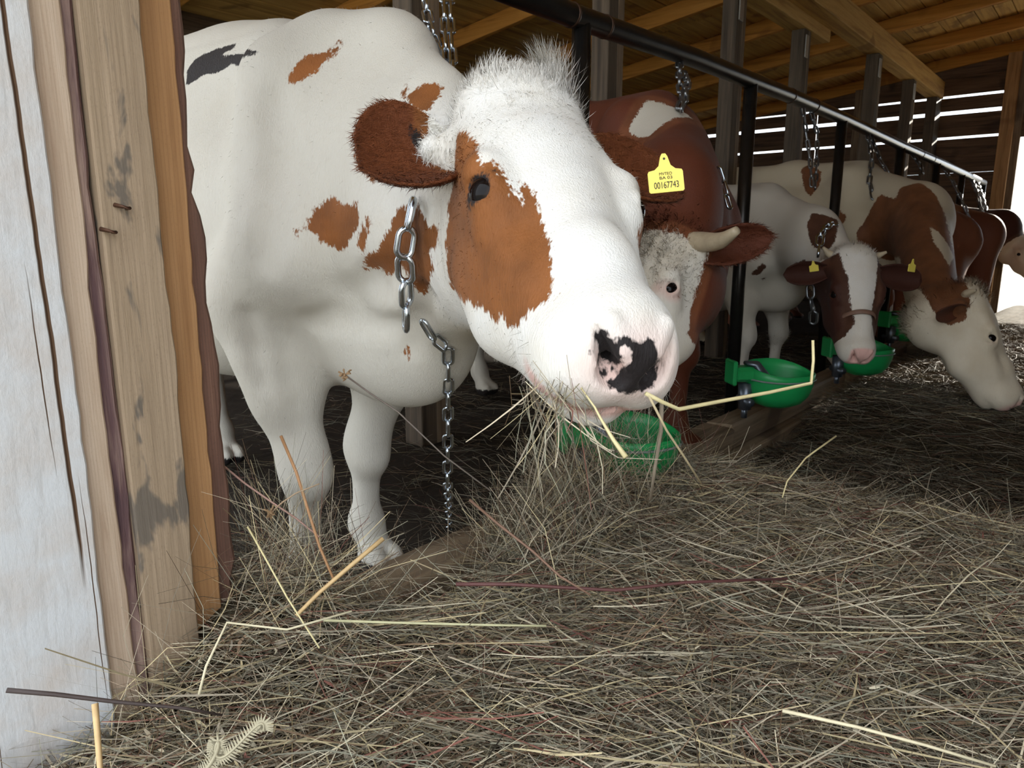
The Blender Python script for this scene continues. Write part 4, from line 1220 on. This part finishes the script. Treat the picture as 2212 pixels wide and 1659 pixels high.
# ------------------------------------------------------------------ feed curb of stacked timbers
for x0, x1, y0, y1, z0, z1, lab in ((.66, 3.20, 1.30, 1.46, -.02, .10, 'worn curb timber in front of the near cow, mostly under hay'), (3.205, 5.05, 1.31, 1.46, -.02, .105, 'middle curb timber below the green bowl of the second upright'),
                                   (5.055, 7.27, 1.29, 1.46, -.03, .105, 'far curb timber ending near the grazing cow'), (.66, 4.3, 1.26, 1.46, -.14, -.022, 'lower curb timber buried in hay along the near stalls'), (4.31, 7.1, 1.25, 1.45, -.14, -.032, 'lower curb timber under the far half of the curb')):
    o = box('curb_timber', x0, x1, y0, y1, z0, z1, M['curb'], None, .012, .004); tag(o, lab, 'timber', 'feed curb timbers')
o = box('curb_timber', 6.75, 7.30, 1.12, 1.30, -.10, .12, M['curb'], None, .012, .006); tag(o, 'short timber block at the far end of the curb', 'timber', 'feed curb timbers')

# ------------------------------------------------------------------ chains
def link_vf(L, w, r, n=20, m=7, flat=1.0):
    """one oval link, long axis Z, lying in the XZ plane"""
    st = (L - w) / 2; R = w / 2 - r; P = []
    h = n // 2
    for k in range(h): t = math.pi * k / (h - 1); P.append((R * math.cos(t), 0, st + R * math.sin(t)))
    for k in range(h): t = math.pi + math.pi * k / (h - 1); P.append((R * math.cos(t), 0, -st + R * math.sin(t)))
    return tube_vf(P, r, m, closed=True, flat=((0, 1, 0), flat) if flat != 1.0 else None)
LINKS = {}
def chain(name, label, pts, L, w, r, mat, cat='chain', group=None, twist=0.0, flat2=1.0, start=0, end=None):
    pts = np.asarray(pts, float)
    root = tag(empty(name, pts[0]), label, cat, group)
    key = (L, w, r, mat.name)
    if key not in LINKS:
        ms = []
        for fl in (1.0, flat2):
            V, F = link_vf(L, w, r, flat=fl); o = mesh_obj('chain_link', V, F, mat, None, True); ms.append(o.data); bpy.data.objects.remove(o)
        LINKS[key] = ms
    seg = np.linalg.norm(np.diff(pts, axis=0), axis=1); tot = seg.sum(); cum = np.r_[0, np.cumsum(seg)]
    pitch = L - 2.1 * r
    n = max(1, int(tot / pitch))
    for i in range(n):
        s = (i + .5) * pitch
        p = np.array([np.interp(s, cum, pts[:, k]) for k in range(3)])
        q = np.array([np.interp(min(s + .01, tot), cum, pts[:, k]) for k in range(3)]); d = q - np.array([np.interp(s - .01, cum, pts[:, k]) for k in range(3)])
        d = nrm(d); a, b = frame_along(d)
        ang = (i % 2) * math.pi / 2 + twist + random.uniform(-.15, .15)
        x = a * math.cos(ang) + b * math.sin(ang); y = np.cross(d, x)
        o = link(bpy.data.objects.new('chain_link', LINKS[key][i % 2]), root)
        Mx = Matrix(np.stack([x, y, d], 1).tolist()).to_4x4(); Mx.translation = Vector(p - pts[0])
        o.matrix_local = Mx
    return root
Z, IR = M['zinc'], M['iron']
top = np.array([1.47, 1.5, 1.70])
chain('hanging_chain', 'bright chain hanging slack from the rail left of the straight strands', [top + (-.02, 0, 0), at(915, -5, 1.72), at(930, 60, 1.66), at(955, 130, 1.58), at(974, 180, 1.50)], .060, .028, .0042, Z, group='tie chains')
chain('hanging_chain', 'bright straight chain hanging from the rail to the near cow, left strand', [top, at(958, 0, 1.70), at(963, 90, 1.60), at(968, 190, 1.52)], .072, .024, .0044, Z, group='tie chains')
chain('hanging_chain', 'bright straight chain hanging from the rail to the near cow, right strand', [top + (.03, 0, 0), at(972, 0, 1.72), at(975, 90, 1.62), at(983, 200, 1.50)], .072, .024, .0044, Z, group='tie chains')
chain('neck_chain', 'heavy zinc chain tail hanging on the near cow neck below her ear', [at(893, 430, 1.245), at(885, 470, 1.25), at(874, 540, 1.27), at(878, 640, 1.33), at(876, 735, 1.385)], .064, .041, .0060, Z, group='tie chains', twist=.5)
chain('neck_chain', 'short zinc chain lying under the near cow throat', [at(912, 692, 1.395), at(930, 722, 1.41), at(952, 742, 1.44), at(968, 752, 1.47)], .055, .028, .0042, Z, group='tie chains')
chain('floor_chain', 'steel chain hanging from the near cow throat down to the floor', [at(968, 752, 1.485), at(968, 900, 1.66), at(967, 1040, 1.83), np.array(atz(972, 1150, .03))], .058, .028, .0043, Z, group='tie chains')
chain('hanging_chain', 'dark knotted chain from the rail to the horned cow', [(2.87, 1.5, 1.69), at(1468, 175, 2.80), at(1474, 215, 2.72), at(1462, 250, 2.64)], .075, .036, .007, IR, group='tie chains')
chain('hanging_chain', 'dark loose chain end beside the horned cow knot', [(2.91, 1.5, 1.66), at(1486, 180, 2.75), at(1480, 215, 2.68), at(1470, 245, 2.64)], .06, .03, .006, IR, group='tie chains')
chain('neck_chain', 'steel neck chain on the brown neck of the horned cow', [at(1550, 362, 2.62), at(1562, 400, 2.62), at(1574, 440, 2.60), at(1582, 475, 2.62)], .065, .032, .005, Z, group='tie chains')
chain('neck_chain', 'steel chain under the jaw of the horned cow', [at(1560, 575, 2.68), at(1545, 600, 2.66), at(1525, 615, 2.64)], .06, .03, .005, IR, group='tie chains')
chain('hanging_chain', 'dull chain hanging from the rail over the haltered cow, left strand', [(4.37, 1.5, 1.71), at(1742, 290, 4.25), at(1750, 340, 4.22), at(1755, 420, 4.15)], .075, .03, .006, IR, group='tie chains')
chain('hanging_chain', 'dull chain hanging from the rail over the haltered cow, right strand', [(4.52, 1.5, 1.70), at(1766, 290, 4.35), at(1764, 350, 4.28), at(1760, 425, 4.15)], .075, .03, .006, IR, group='tie chains')
chain('neck_chain', 'chain collar with ring on the haltered cow neck', [at(1806, 484, 3.80), at(1788, 488, 3.68), at(1772, 510, 3.62), at(1768, 545, 3.58), at(1765, 560, 3.58)], .08, .045, .007, Z, group='tie chains')
chain('neck_chain', 'chain with ring under the haltered cow throat', [at(1750, 615, 3.70), at(1752, 650, 3.70), at(1757, 675, 3.72), at(1755, 720, 3.78)], .085, .05, .0065, IR, group='tie chains')
chain('hanging_chain', 'long dull chain loop hanging from the rail by the tan back, short strand', [(5.75, 1.5, 1.71), at(1884, 345, 4.98), at(1878, 390, 4.90), at(1888, 435, 4.82)], .085, .038, .007, IR, group='tie chains')
chain('hanging_chain', 'dull chain strand slanting from the rail onto the brown shoulder', [(5.82, 1.5, 1.71), at(1902, 345, 5.0), at(1925, 385, 4.92), at(1940, 415, 4.84)], .085, .036, .007, IR, group='tie chains')
chain('hanging_chain', 'small chain knot under the rail above the tan backed cow', [(7.2, 1.5, 1.69), at(1988, 355, 6.1), at(1996, 385, 6.0)], .09, .04, .008, IR, group='tie chains')
chain('hanging_chain', 'chain slanting from the rail down the plain brown cow', [(8.55, 1.5, 1.69), at(2060, 395, 7.1), at(2085, 450, 7.0), at(2105, 500, 6.95)], .09, .04, .008, IR, group='tie chains')
chain('hanging_chain', 'chain hanging from the far end of the rail, left strand', [(10.45, 1.5, 1.67), at(2110, 415, 8.35), at(2122, 460, 8.2), at(2140, 490, 8.15)], .10, .045, .009, IR, group='tie chains')
chain('hanging_chain', 'chain hanging from the far end of the rail, right strand', [(10.9, 1.5, 1.67), at(2120, 420, 8.6), at(2132, 460, 8.3), at(2146, 490, 8.16)], .10, .045, .009, IR, group='tie chains')
# ------------------------------------------------------------------ halter
hal_m = plain('worn brown leather', (.20, .11, .075), .6, 0, .3, 40, .3)
HL = tag(empty('halter', C.h(0, .15, 0)), 'worn brown leather halter across the white blazed nose', 'halter')
def ring_on_head(K, y, zc, rx, rz, a0, a1, n=26, off=.004, dy=0.0):
    return [K.h((rx + off) * math.cos(t), y + dy * math.sin(t), zc + (rz + off) * math.sin(t)) for t in np.linspace(a0, a1, n)]
def strap(name, P, w, axis, parent):
    P = np.asarray(P); V, F = tube_vf(P, .004, 8); V = np.array(V)
    c = np.repeat(P, 8, 0); d = V - c; ax = nrm(axis); V = V + np.outer(d @ ax, ax) * (w / .004 - 1)
    return mesh_obj(name, rel(parent, V), F, hal_m, parent, True)
strap('nose_band', ring_on_head(C, .135, -.095, .080, .098, -1.2, math.pi + 1.2, 40), .012, C.ha, HL)
for s_ in (-1, 1):
    strap('cheek_strap', [C.h(.086 * s_, .135, -.10), C.h(.104 * s_, .06, -.115), C.h(.117 * s_, -.03, -.12), C.h(.118 * s_, -.12, -.13)], .009, C.hn, HL)
    V, F = tube_vf([C.h(.088 * s_ + .016 * s_ * math.cos(t) * .2, .135 + .016 * math.cos(t), -.10 + .016 * math.sin(t)) for t in np.linspace(0, 2 * math.pi, 14, False)], .003, 6, closed=True)
    mesh_obj('ring', rel(HL, V), F, M['iron'], HL, True)

# ------------------------------------------------------------------ green water bowls
def bowl_parts():
    """trough bowl: long axis X, rim at z=0, back bracket at -X"""
    n = 36; lev = [(1.0, .0), (.99, -.02), (.96, -.055), (.86, -.10), (.66, -.135), (.36, -.152), (.0, -.155)]
    def rim(t):
        a, b = .165, .115
        r = 1.0
        return a * math.cos(t) * (1.0 if math.cos(t) > 0 else .92), b * math.sin(t)
    def back(t):      # the rear wall stands higher
        return .05 * max(0, math.sin(t)) ** 1.5 + .035 * max(0, -math.cos(t)) ** 2
    V = []; F = []
    for lay, (sc, dz) in enumerate([(1, 0), (.955, .006)]):
        for li, (s, z) in enumerate(lev):
            for k in range(n):
                t = 2 * math.pi * k / n; x, y = rim(t)
                hz = back(t) * max(0, 1 - li / 2.0)
                V.append((x * s * sc, y * s * sc, (z + dz * (li > 0)) * (1 if lay == 0 else .96) + hz))
    m = len(lev) * n
    for lay in (0, 1):
        for li in range(len(lev) - 1):
            for k in range(n):
                l = (k + 1) % n; a = lay * m + li * n
                q = (a + k, a + l, a + n + l, a + n + k); F.append(q[::-1] if lay == 0 else q)
    for k in range(n):
        l = (k + 1) % n; F.append((k, l, m + l, m + k))
    bowl = (V, F)
    P = [(rim(2 * math.pi * k / n)[0] * 1.012, rim(2 * math.pi * k / n)[1] * 1.012, -.026 + .25 * back(2 * math.pi * k / n)) for k in range(n)]
    band = tube_vf(P, .0042, 6, closed=True)
    br = join_vf([box_vf(-.215, -.12, -.045, .045, -.03, .035, .014), box_vf(-.232, -.212, -.05, .05, -.045, .065, .006)])
    pad = tube_vf([(-.16, 0, .05), (-.12, 0, .045), (-.07, 0, -.02), (-.03, 0, -.07), (.0, 0, -.085)], (.02, .034, .040, .040, .02), 10, flat=((0, 0, 1), .45))
    val = join_vf([tube_vf([(-.15, .0, -.04), (-.15, 0, -.16)], (.034, .028), 12), tube_vf([(-.15, -.06, -.12), (-.15, .06, -.12)], .018, 10), tube_vf([(-.15, 0, -.15), (-.15, 0, -.20)], .014, 10)])
    return bowl, band, br, pad, val
BP = bowl_parts(); BD = {}
RIMM = plain('scuffed rim', (.20, .25, .22), .6, 0, .3, 40)
for nm, vf, mt in zip(('bowl', 'rim_band', 'bracket', 'tongue', 'valve'), BP, (M['green'], RIMM, M['green'], M['valve'], M['valve'])):
    o = mesh_obj(nm, vf[0], vf[1], mt, None, nm not in ('bracket',)); BD[nm] = o.data; bpy.data.objects.remove(o)
def bowl(p, rz, label, tilt=0.0, sc=1.0):
    r = tag(empty('water_bowl', p, rz), label, 'water bowl', 'green drinking bowls'); r.rotation_euler = (tilt, 0, rz); r.scale = (sc,) * 3
    for k in BD: link(bpy.data.objects.new(k, BD[k]), r)
    return r
heading_r = math.atan2(RT[1], RT[0])
bowl(at(1362, 938, 2.36), heading_r + .12, 'green plastic water bowl under the muzzle of the near cow', 0, 1.02)
bowl(at(1682, 806, 3.40), heading_r + .12, 'green plastic water bowl at the second rail upright', 0, 1.06)
bowl(at(1868, 752, 4.30), heading_r + .1, 'green water bowl mostly hidden behind the pink nosed cow', 0, 1.06)
bowl(at(1962, 690, 5.6), heading_r + .35, 'green water bowl half hidden behind the jaw of the grazing cow', 0, 1.1)
# ------------------------------------------------------------------ hay
def S(x, a, b):
    t = np.clip((x - a) / (b - a), 0, 1); return t * t * (3 - 2 * t)
def wav(x, y): return .5 * np.sin(x * 4.3 + 1.3 * np.sin(y * 3.7)) + .3 * np.sin(y * 7.1 + x * 2.9) + .2 * np.sin(x * 13 + y * 9)
def hay_z(x, y):
    z = -.075 + .245 * (1 - S(x + .35 * (1.0 - y) * 0, 2.25, 3.05))
    z = z + .026 * wav(x, y) * (1 - S(x, 2.6, 3.2)) + .013 * wav(x * 2.7 + 1, y * 3.1)
    z = z + .17 * np.exp(-((x - .66) / .22) ** 2 - ((y - 1.24) / .20) ** 2)
    z = z - .30 * np.exp(-((x - 1.22) / .30) ** 2 - ((y - 1.36) / .17) ** 2)
    z = z + .06 * np.exp(-((x - 1.75) / .35) ** 2 - ((y - 1.12) / .18) ** 2)
    z = z + .17 * S(x, 3.75, 4.35) * S(1.5 - y, .1, .45)
    return z
hay_m = NT('dry hay'); _a = hay_m.attr('tint'); hay_m.col(_a.outputs['Color']); hay_m = hay_m.set(.7, 0, .25)
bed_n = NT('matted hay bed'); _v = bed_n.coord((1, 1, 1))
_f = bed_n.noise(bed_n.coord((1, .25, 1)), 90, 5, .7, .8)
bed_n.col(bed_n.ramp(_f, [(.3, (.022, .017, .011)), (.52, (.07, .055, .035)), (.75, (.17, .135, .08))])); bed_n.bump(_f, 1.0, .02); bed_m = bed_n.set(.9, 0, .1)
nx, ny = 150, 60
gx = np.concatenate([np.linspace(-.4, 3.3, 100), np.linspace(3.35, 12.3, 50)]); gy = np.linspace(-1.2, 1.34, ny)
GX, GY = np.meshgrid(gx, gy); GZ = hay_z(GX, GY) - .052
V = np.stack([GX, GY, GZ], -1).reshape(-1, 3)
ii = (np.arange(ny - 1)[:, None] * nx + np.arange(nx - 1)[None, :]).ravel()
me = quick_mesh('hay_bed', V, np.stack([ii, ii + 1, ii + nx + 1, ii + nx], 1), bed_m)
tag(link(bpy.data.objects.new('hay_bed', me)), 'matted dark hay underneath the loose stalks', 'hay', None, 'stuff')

PAL = np.array([(.56, .46, .27), (.68, .60, .43), (.29, .275, .20), (.38, .32, .235), (.215, .14, .085), (.23, .095, .07), (.10, .08, .055), (.55, .46, .33)])
PW = np.array([.12, .10, .17, .25, .14, .05, .09, .08])
def strands(name, P, yaw, pitch, L, w, bend, rg, seg=3, pal=PW, tint=1.0, tri=False):
    n = len(P)
    d = np.stack([np.cos(yaw) * np.cos(pitch), np.sin(yaw) * np.cos(pitch), np.sin(pitch)], 1)
    side = np.stack([-np.sin(yaw), np.cos(yaw), np.zeros(n)], 1); upv = np.cross(d, side)
    th = rg.uniform(0, 6.28, n)[:, None]; bd = side * np.cos(th) + upv * np.sin(th)
    roll = rg.uniform(0, math.pi, n)[:, None]; wd = side * np.cos(roll) + upv * np.sin(roll)
    kink = rg.random(n) < .18; kt = rg.uniform(.3, .7, n); ka = rg.normal(size=(n, 1)) * .35
    rows = []
    for k in range(seg + 1):
        t = k / seg - .5
        q = P + d * (L * t)[:, None] + bd * (bend * L * (t * t - .08))[:, None]
        q = q + np.where((kink & (k / seg > kt))[:, None], bd * ka * (L * (k / seg - kt))[:, None], 0)
        ww = (w * (1 - .45 * abs(2 * t)))[:, None]
        rows += [q - wd * ww, q + wd * ww]
    m = 2 * (seg + 1)
    VV = np.stack(rows, 1).reshape(-1, 3)
    b = np.arange(n) * m
    Q = np.concatenate([np.stack([b + 2 * k, b + 2 * k + 1, b + 2 * k + 3, b + 2 * k + 2], 1) for k in range(seg)])
    col = PAL[rg.choice(len(PAL), n, p=pal / pal.sum())] * rg.uniform(.42, 1.38, n)[:, None] * tint
    me = quick_mesh(name, VV, Q, hay_m)
    a = me.attributes.new('tint', 'FLOAT_COLOR', 'POINT')
    cc = np.ones((n * m, 4), np.float32); cc[:, :3] = np.repeat(col, m, 0); a.data.foreach_set('color', cc.ravel())
    return link(bpy.data.objects.new(name, me))
def in_view(P, mar=160):
    d = P - EYE; z = d @ FW
    x = 1106 + FPX * (d @ RT) / z; y = 829.5 - FPX * (d @ UP) / z
    return (z > .1) & (x > -mar) & (x < 2212 + mar) & (y > -mar) & (y < 1659 + mar * 2)
def yaw_mix(n, rg):
    base = math.atan2(RT[1], RT[0])
    return np.where(rg.random(n) < .5, base + rg.normal(size=n) * .5, rg.uniform(0, math.pi, n))
rg = np.random.default_rng(21)
n = 105000
x = rg.uniform(.05, 3.2, n); y = rg.uniform(-.6, 1.33, n)
z = hay_z(x, y) - .058 * rg.random(n) ** .8 + .018 * rg.random(n) ** 3
P = np.stack([x, y, z], 1); k = in_view(P, 420) & ((x > .72) | (y < 1.17)) & ~((x > .98) & (x < 1.62) & (y > 1.13) & (rg.random(n) < .72)); P = P[k]; n = len(P)
L = np.clip(rg.lognormal(-1.85, .6, n), .03, .60)
tag(strands('loose_hay', P, yaw_mix(n, rg), rg.normal(size=n) * (.16 + .12 * (rg.random(n) < .2)), L, rg.uniform(.0004, .0014, n) * np.where(rg.random(n) < .1, 1.8, 1), rg.normal(size=n) * .35, rg, tint=1.02), 'loose grey and yellow hay heaped in the foreground', 'hay', None, 'stuff')
n = 14000
x = rg.uniform(.1, 3.1, n); y = rg.uniform(-.5, 1.3, n); P = np.stack([x, y, hay_z(x, y) - .02 * rg.random(n) + .006], 1); k = in_view(P) & ((x > .72) | (y < 1.15)); P = P[k]; n = len(P)
tag(strands('leaf_litter', P, rg.uniform(0, 6.28, n), rg.normal(size=n) * .5, rg.uniform(.010, .034, n), rg.uniform(.0012, .0038, n), rg.normal(size=n) * .8, rg, 2, np.array([.05, .08, .22, .25, .2, .05, .1, .05]), .95), 'small dry leaf bits scattered through the hay', 'hay', None, 'stuff')
n = 1500
x = rg.uniform(.1, 3.0, n); y = rg.uniform(-.4, 1.2, n); P = np.stack([x, y, hay_z(x, y) + .010 + .012 * rg.random(n)], 1); k = in_view(P) & ((x > .72) | (y < 1.1)); P = P[k]; n = len(P)
tag(strands('coarse_hay', P, yaw_mix(n, rg), rg.normal(size=n) * .10, rg.uniform(.12, .5, n), rg.uniform(.0009, .0021, n), rg.normal(size=n) * .25, rg, 4, np.array([.30, .25, .08, .12, .12, .05, .02, .1]), .95), 'coarse yellow straws lying on top of the heap', 'straw', None, 'stuff')
n = 3200
x = np.where(rg.random(n) < .7, rg.normal(1.60, .28, n), rg.normal(.72, .14, n)); y = np.where(x < 1.05, rg.normal(1.24, .08, n), rg.normal(1.16, .11, n)); k = (y < 1.4) & ((x > .70) | (y < 1.15)) & ((x < .95) | (x > 1.25)); x, y = x[k], y[k]; n = len(x)
L = rg.uniform(.08, .42, n)
pi_ = rg.uniform(.25, 1.25, n)
P = np.stack([x, y, hay_z(x, y) + L * .30 * np.sin(pi_)], 1)
tag(strands('standing_hay', P, rg.uniform(0, 6.28, n), pi_, L, rg.uniform(.0004, .0011, n), rg.normal(size=n) * .5, rg), 'hay stems sticking up out of the heap', 'hay', None, 'stuff')
# dim trampled hay further along the alley and bedding in the stalls
n = 26000
x = rg.uniform(2.7, 9.0, n); y = rg.uniform(-.1, 1.28, n); P = np.stack([x, y, hay_z(x, y) + .008 * rg.random(n)], 1); k = in_view(P, 300); P = P[k]; n = len(P)
tag(strands('trampled_hay', P, rg.uniform(0, 6.28, n), rg.normal(size=n) * .12, rg.uniform(.08, .30, n), rg.uniform(.0007, .0018, n), rg.normal(size=n) * .4, rg, 3, PW * np.array([.8, .4, 1.2, 1.2, 2.5, 1, 4, .6]), .55), 'trampled hay along the alley under the grazing cow', 'hay', None, 'stuff')
n = 9000
x = rg.uniform(.7, 7.5, n); y = 1.48 + rg.random(n) ** 1.6 * 2.2; P = np.stack([x, y, .008 + .02 * rg.random(n)], 1); k = in_view(P, 40); P = P[k]; n = len(P)
tag(strands('stall_bedding', P, rg.uniform(0, 6.28, n), rg.normal(size=n) * .12, rg.uniform(.06, .25, n), rg.uniform(.0006, .0014, n), rg.normal(size=n) * .4, rg, 3, PW * np.array([1, .6, 1, 1.2, 2, 1, 3, .8]), .5), 'thin straw bedding on the stall floor', 'straw', None, 'stuff')
# wisp in the mouth
n = 70
u = rg.random(n); P0 = np.stack([at(1135 + 110 * a + rg.normal() * 10, 842 + 8 * rg.normal(), .845 - .02 * a) for a in u]); Lw = rg.uniform(.04, .16, n)
pt = -rg.uniform(.5, 1.5, n); yw = rg.uniform(0, 6.28, n)
dd = np.stack([np.cos(yw) * np.cos(pt), np.sin(yw) * np.cos(pt), np.sin(pt)], 1)
tag(strands('hay_wisp', P0 + dd * (Lw * .42)[:, None], yw, pt, Lw, rg.uniform(.0005, .0011, n), rg.normal(size=n) * .9, rg, 4), 'wisp of hay hanging from the mouth of the near cow', 'hay', None, 'stuff')
# stalks one can pick out
def stalk(name, pts, r, col, label, cat='stalk', head=None):
    m = plain(name + ' stem', col, .6, 0, .25, 60)
    Q = np.asarray(pts, float)
    if np.ndim(r) == 0: r = np.interp(np.linspace(0, 1, len(Q)), (0, 1), (r, r * .75))
    V, F = tube_vf(Q, r, 6); o = mesh_obj(name, V, F, m, None, True)
    tag(o, label, cat, 'single stalks')
    if head is not None:
        c = Q[head]; vf = []
        for q in range(26):
            e = c + rg.normal(size=3) * .0045; vf.append(tube_vf([c, e, e + nrm(rg.normal(size=3)) * .003], (.0008, .002, .0008), 5))
        V, F = join_vf(vf); mesh_obj('seed_head', V, F, plain('seed head', (.30, .19, .10), .8, 0, .4, 90), o)
    return o
YS, TN, BR, RD = (.68, .58, .31), (.50, .40, .24), (.26, .13, .06), (.11, .04, .035)
stalk('straw_stalk', [at(1395, 850, .84), at(1430, 868, .85), at(1466, 884, .86), at(1560, 866, .90), at(1660, 848, .94), at(1752, 828, .98), at(1757, 780, .99), at(1756, 735, .99)], .0028, YS, 'long bent yellow straw sticking out right of the near cow mouth')
stalk('straw_stalk', [at(1255, 838, .835), at(1285, 880, .82), at(1297, 903, .815), at(1325, 950, .80), at(1352, 988, .79)], (.0010, .0013, .0016, .0024, .0032), YS, 'short thick yellow straw hanging from the middle of her lips')
stalk('straw_stalk', [at(1400, 852, .84), at(1440, 930, .86), at(1480, 990, .9), at(1515, 1045, .94)], .0016, TN, 'thin tan straw dropping from the right lip corner to the hay')
stalk('hay_stalk', [at(1430, 845, .95), at(1428, 930, 1.0), at(1415, 1010, 1.05), at(1405, 1080, 1.1)], .0030, (.33, .27, .20), 'grey brown upright stem in front of the first green bowl')
stalk('dark_twig', [at(14, 1491, .86), at(120, 1500, .88), at(250, 1516, .9), at(400, 1530, .92), at(480, 1545, .95)], (.0030, .0028, .0025, .002, .0015), (.06, .04, .035), 'dark twig lying across the white beam at lower left')
stalk('brown_stem', [at(607, 942, 1.38), at(640, 1020, 1.36), at(668, 1110, 1.34), at(690, 1180, 1.32), at(720, 1250, 1.3)], .0034, (.42, .22, .10), 'orange brown stem leaning in front of the near front legs')
stalk('broken_straw', [at(828, 1163, 1.22), at(760, 1220, 1.20), at(690, 1280, 1.18), at(640, 1330, 1.16)], .0042, (.62, .42, .20), 'thick broken straw slanting below the near cow hooves')
stalk('pink_stem', [at(472, 998, 1.40), at(530, 1045, 1.40), at(580, 1080, 1.38), at(640, 1120, 1.38), at(690, 1160, 1.36)], .0022, (.42, .25, .20), 'pinkish thin stem between the jamb and the front leg')
stalk('seed_stem', [at(585, 1108, 1.33), at(610, 1085, 1.33), at(640, 1065, 1.33), at(690, 1045, 1.33)], .0018, (.38, .27, .17), 'stem with a dry brown flower head before the front leg', 'stalk', 0)
stalk('red_stem', [at(985, 1262, 1.15), at(1100, 1262, 1.15), at(1200, 1268, 1.16), at(1330, 1275, 1.17), at(1480, 1258, 1.2), at(1700, 1250, 1.25)], .0032, RD, 'dark red stem lying across the middle of the heap')
stalk('brown_stem', [at(1015, 1080, 1.22), at(1080, 1135, 1.18), at(1150, 1190, 1.15), at(1210, 1245, 1.12), at(1275, 1285, 1.1)], (.0026, .0024, .0022, .002, .0014), (.20, .11, .07), 'long brown stem slanting down over the heap from the curb')
stalk('weed_stem', [at(745, 810, 1.30), at(800, 850, 1.28), at(860, 890, 1.26), at(960, 985, 1.24), at(1060, 1060, 1.22)], .0016, (.14, .11, .09), 'thin dark weed stem with seed balls before the brisket', 'stalk', 0)
stalk('straw_stalk', [at(205, 1520, .86), at(210, 1580, .85), at(216, 1659, .84), at(220, 1720, .83)], .0038, (.68, .46, .22), 'upright split straw before the white beam at bottom left')
stalk('straw_stalk', [at(535, 1138, 1.2), at(570, 1200, 1.17), at(620, 1290, 1.13), at(690, 1400, 1.08)], .0018, YS, 'yellow straw standing slantwise left of the hooves')
stalk('straw_stalk', [at(1806, 942, 1.75), at(1760, 975, 1.72), at(1740, 990, 1.70), at(1700, 1040, 1.66), at(1690, 1075, 1.65)], .0022, YS, 'yellow straw sticking up right of the curb')
stalk('straw_stalk', [at(1690, 1535, .95), at(1850, 1570, .93), at(2000, 1610, .92), at(2150, 1655, .91)], .0026, (.72, .63, .42), 'pale straw lying along the bottom right of the heap')
stalk('straw_stalk', [at(700, 1340, 1.1), at(850, 1345, 1.08), at(1050, 1350, 1.06), at(1180, 1352, 1.05)], .0022, (.46, .43, .25), 'greenish straw lying level below the curb')
stalk('straw_stalk', [at(430, 1500, .95), at(445, 1440, .96), at(490, 1345, 1.0), at(620, 1360, 1.02), at(760, 1320, 1.05)], .0020, (.70, .62, .42), 'pale bent straw by the foot of the jamb')
# curled dry fern
fm = plain('dry fern', (.42, .37, .25), .7, 0, .2, 60)
FR = tag(empty('fern_frond', at(500, 1600, .86)), 'curled pale dry fern frond at the bottom left', 'fern')
sp = []; t = np.linspace(0, 1, 60)
c0 = np.array([430, 1640.0])
path = [at(420 + 30 * a + 22 * math.sin(a * 9) + 110 * a, 1650 - 70 * a + 26 * math.cos(a * 11), .86) for a in t]
V, F = tube_vf(path, np.interp(t, (0, 1), (.0024, .0010)), 6); mesh_obj('rachis', rel(FR, V), F, fm, FR, True)
lv, lf = [], []
for i in range(2, 58):
    d_ = nrm(path[i + 1] - path[i - 1]) if i < 58 else d_
    s_ = nrm(np.cross(d_, FW))
    for sg in (-1, 1):
        a = path[i]; b = a + s_ * sg * .011 + d_ * .004; w_ = d_ * .0018
        o_ = len(lv); lv += [a - w_, a + w_, b + w_ * .4, b - w_ * .4 + FW * .002]; lf.append((o_, o_ + 1, o_ + 2, o_ + 3))
o = mesh_obj('leaflets', rel(FR, lv), lf, fm, FR); o['kind'] = 'stuff'
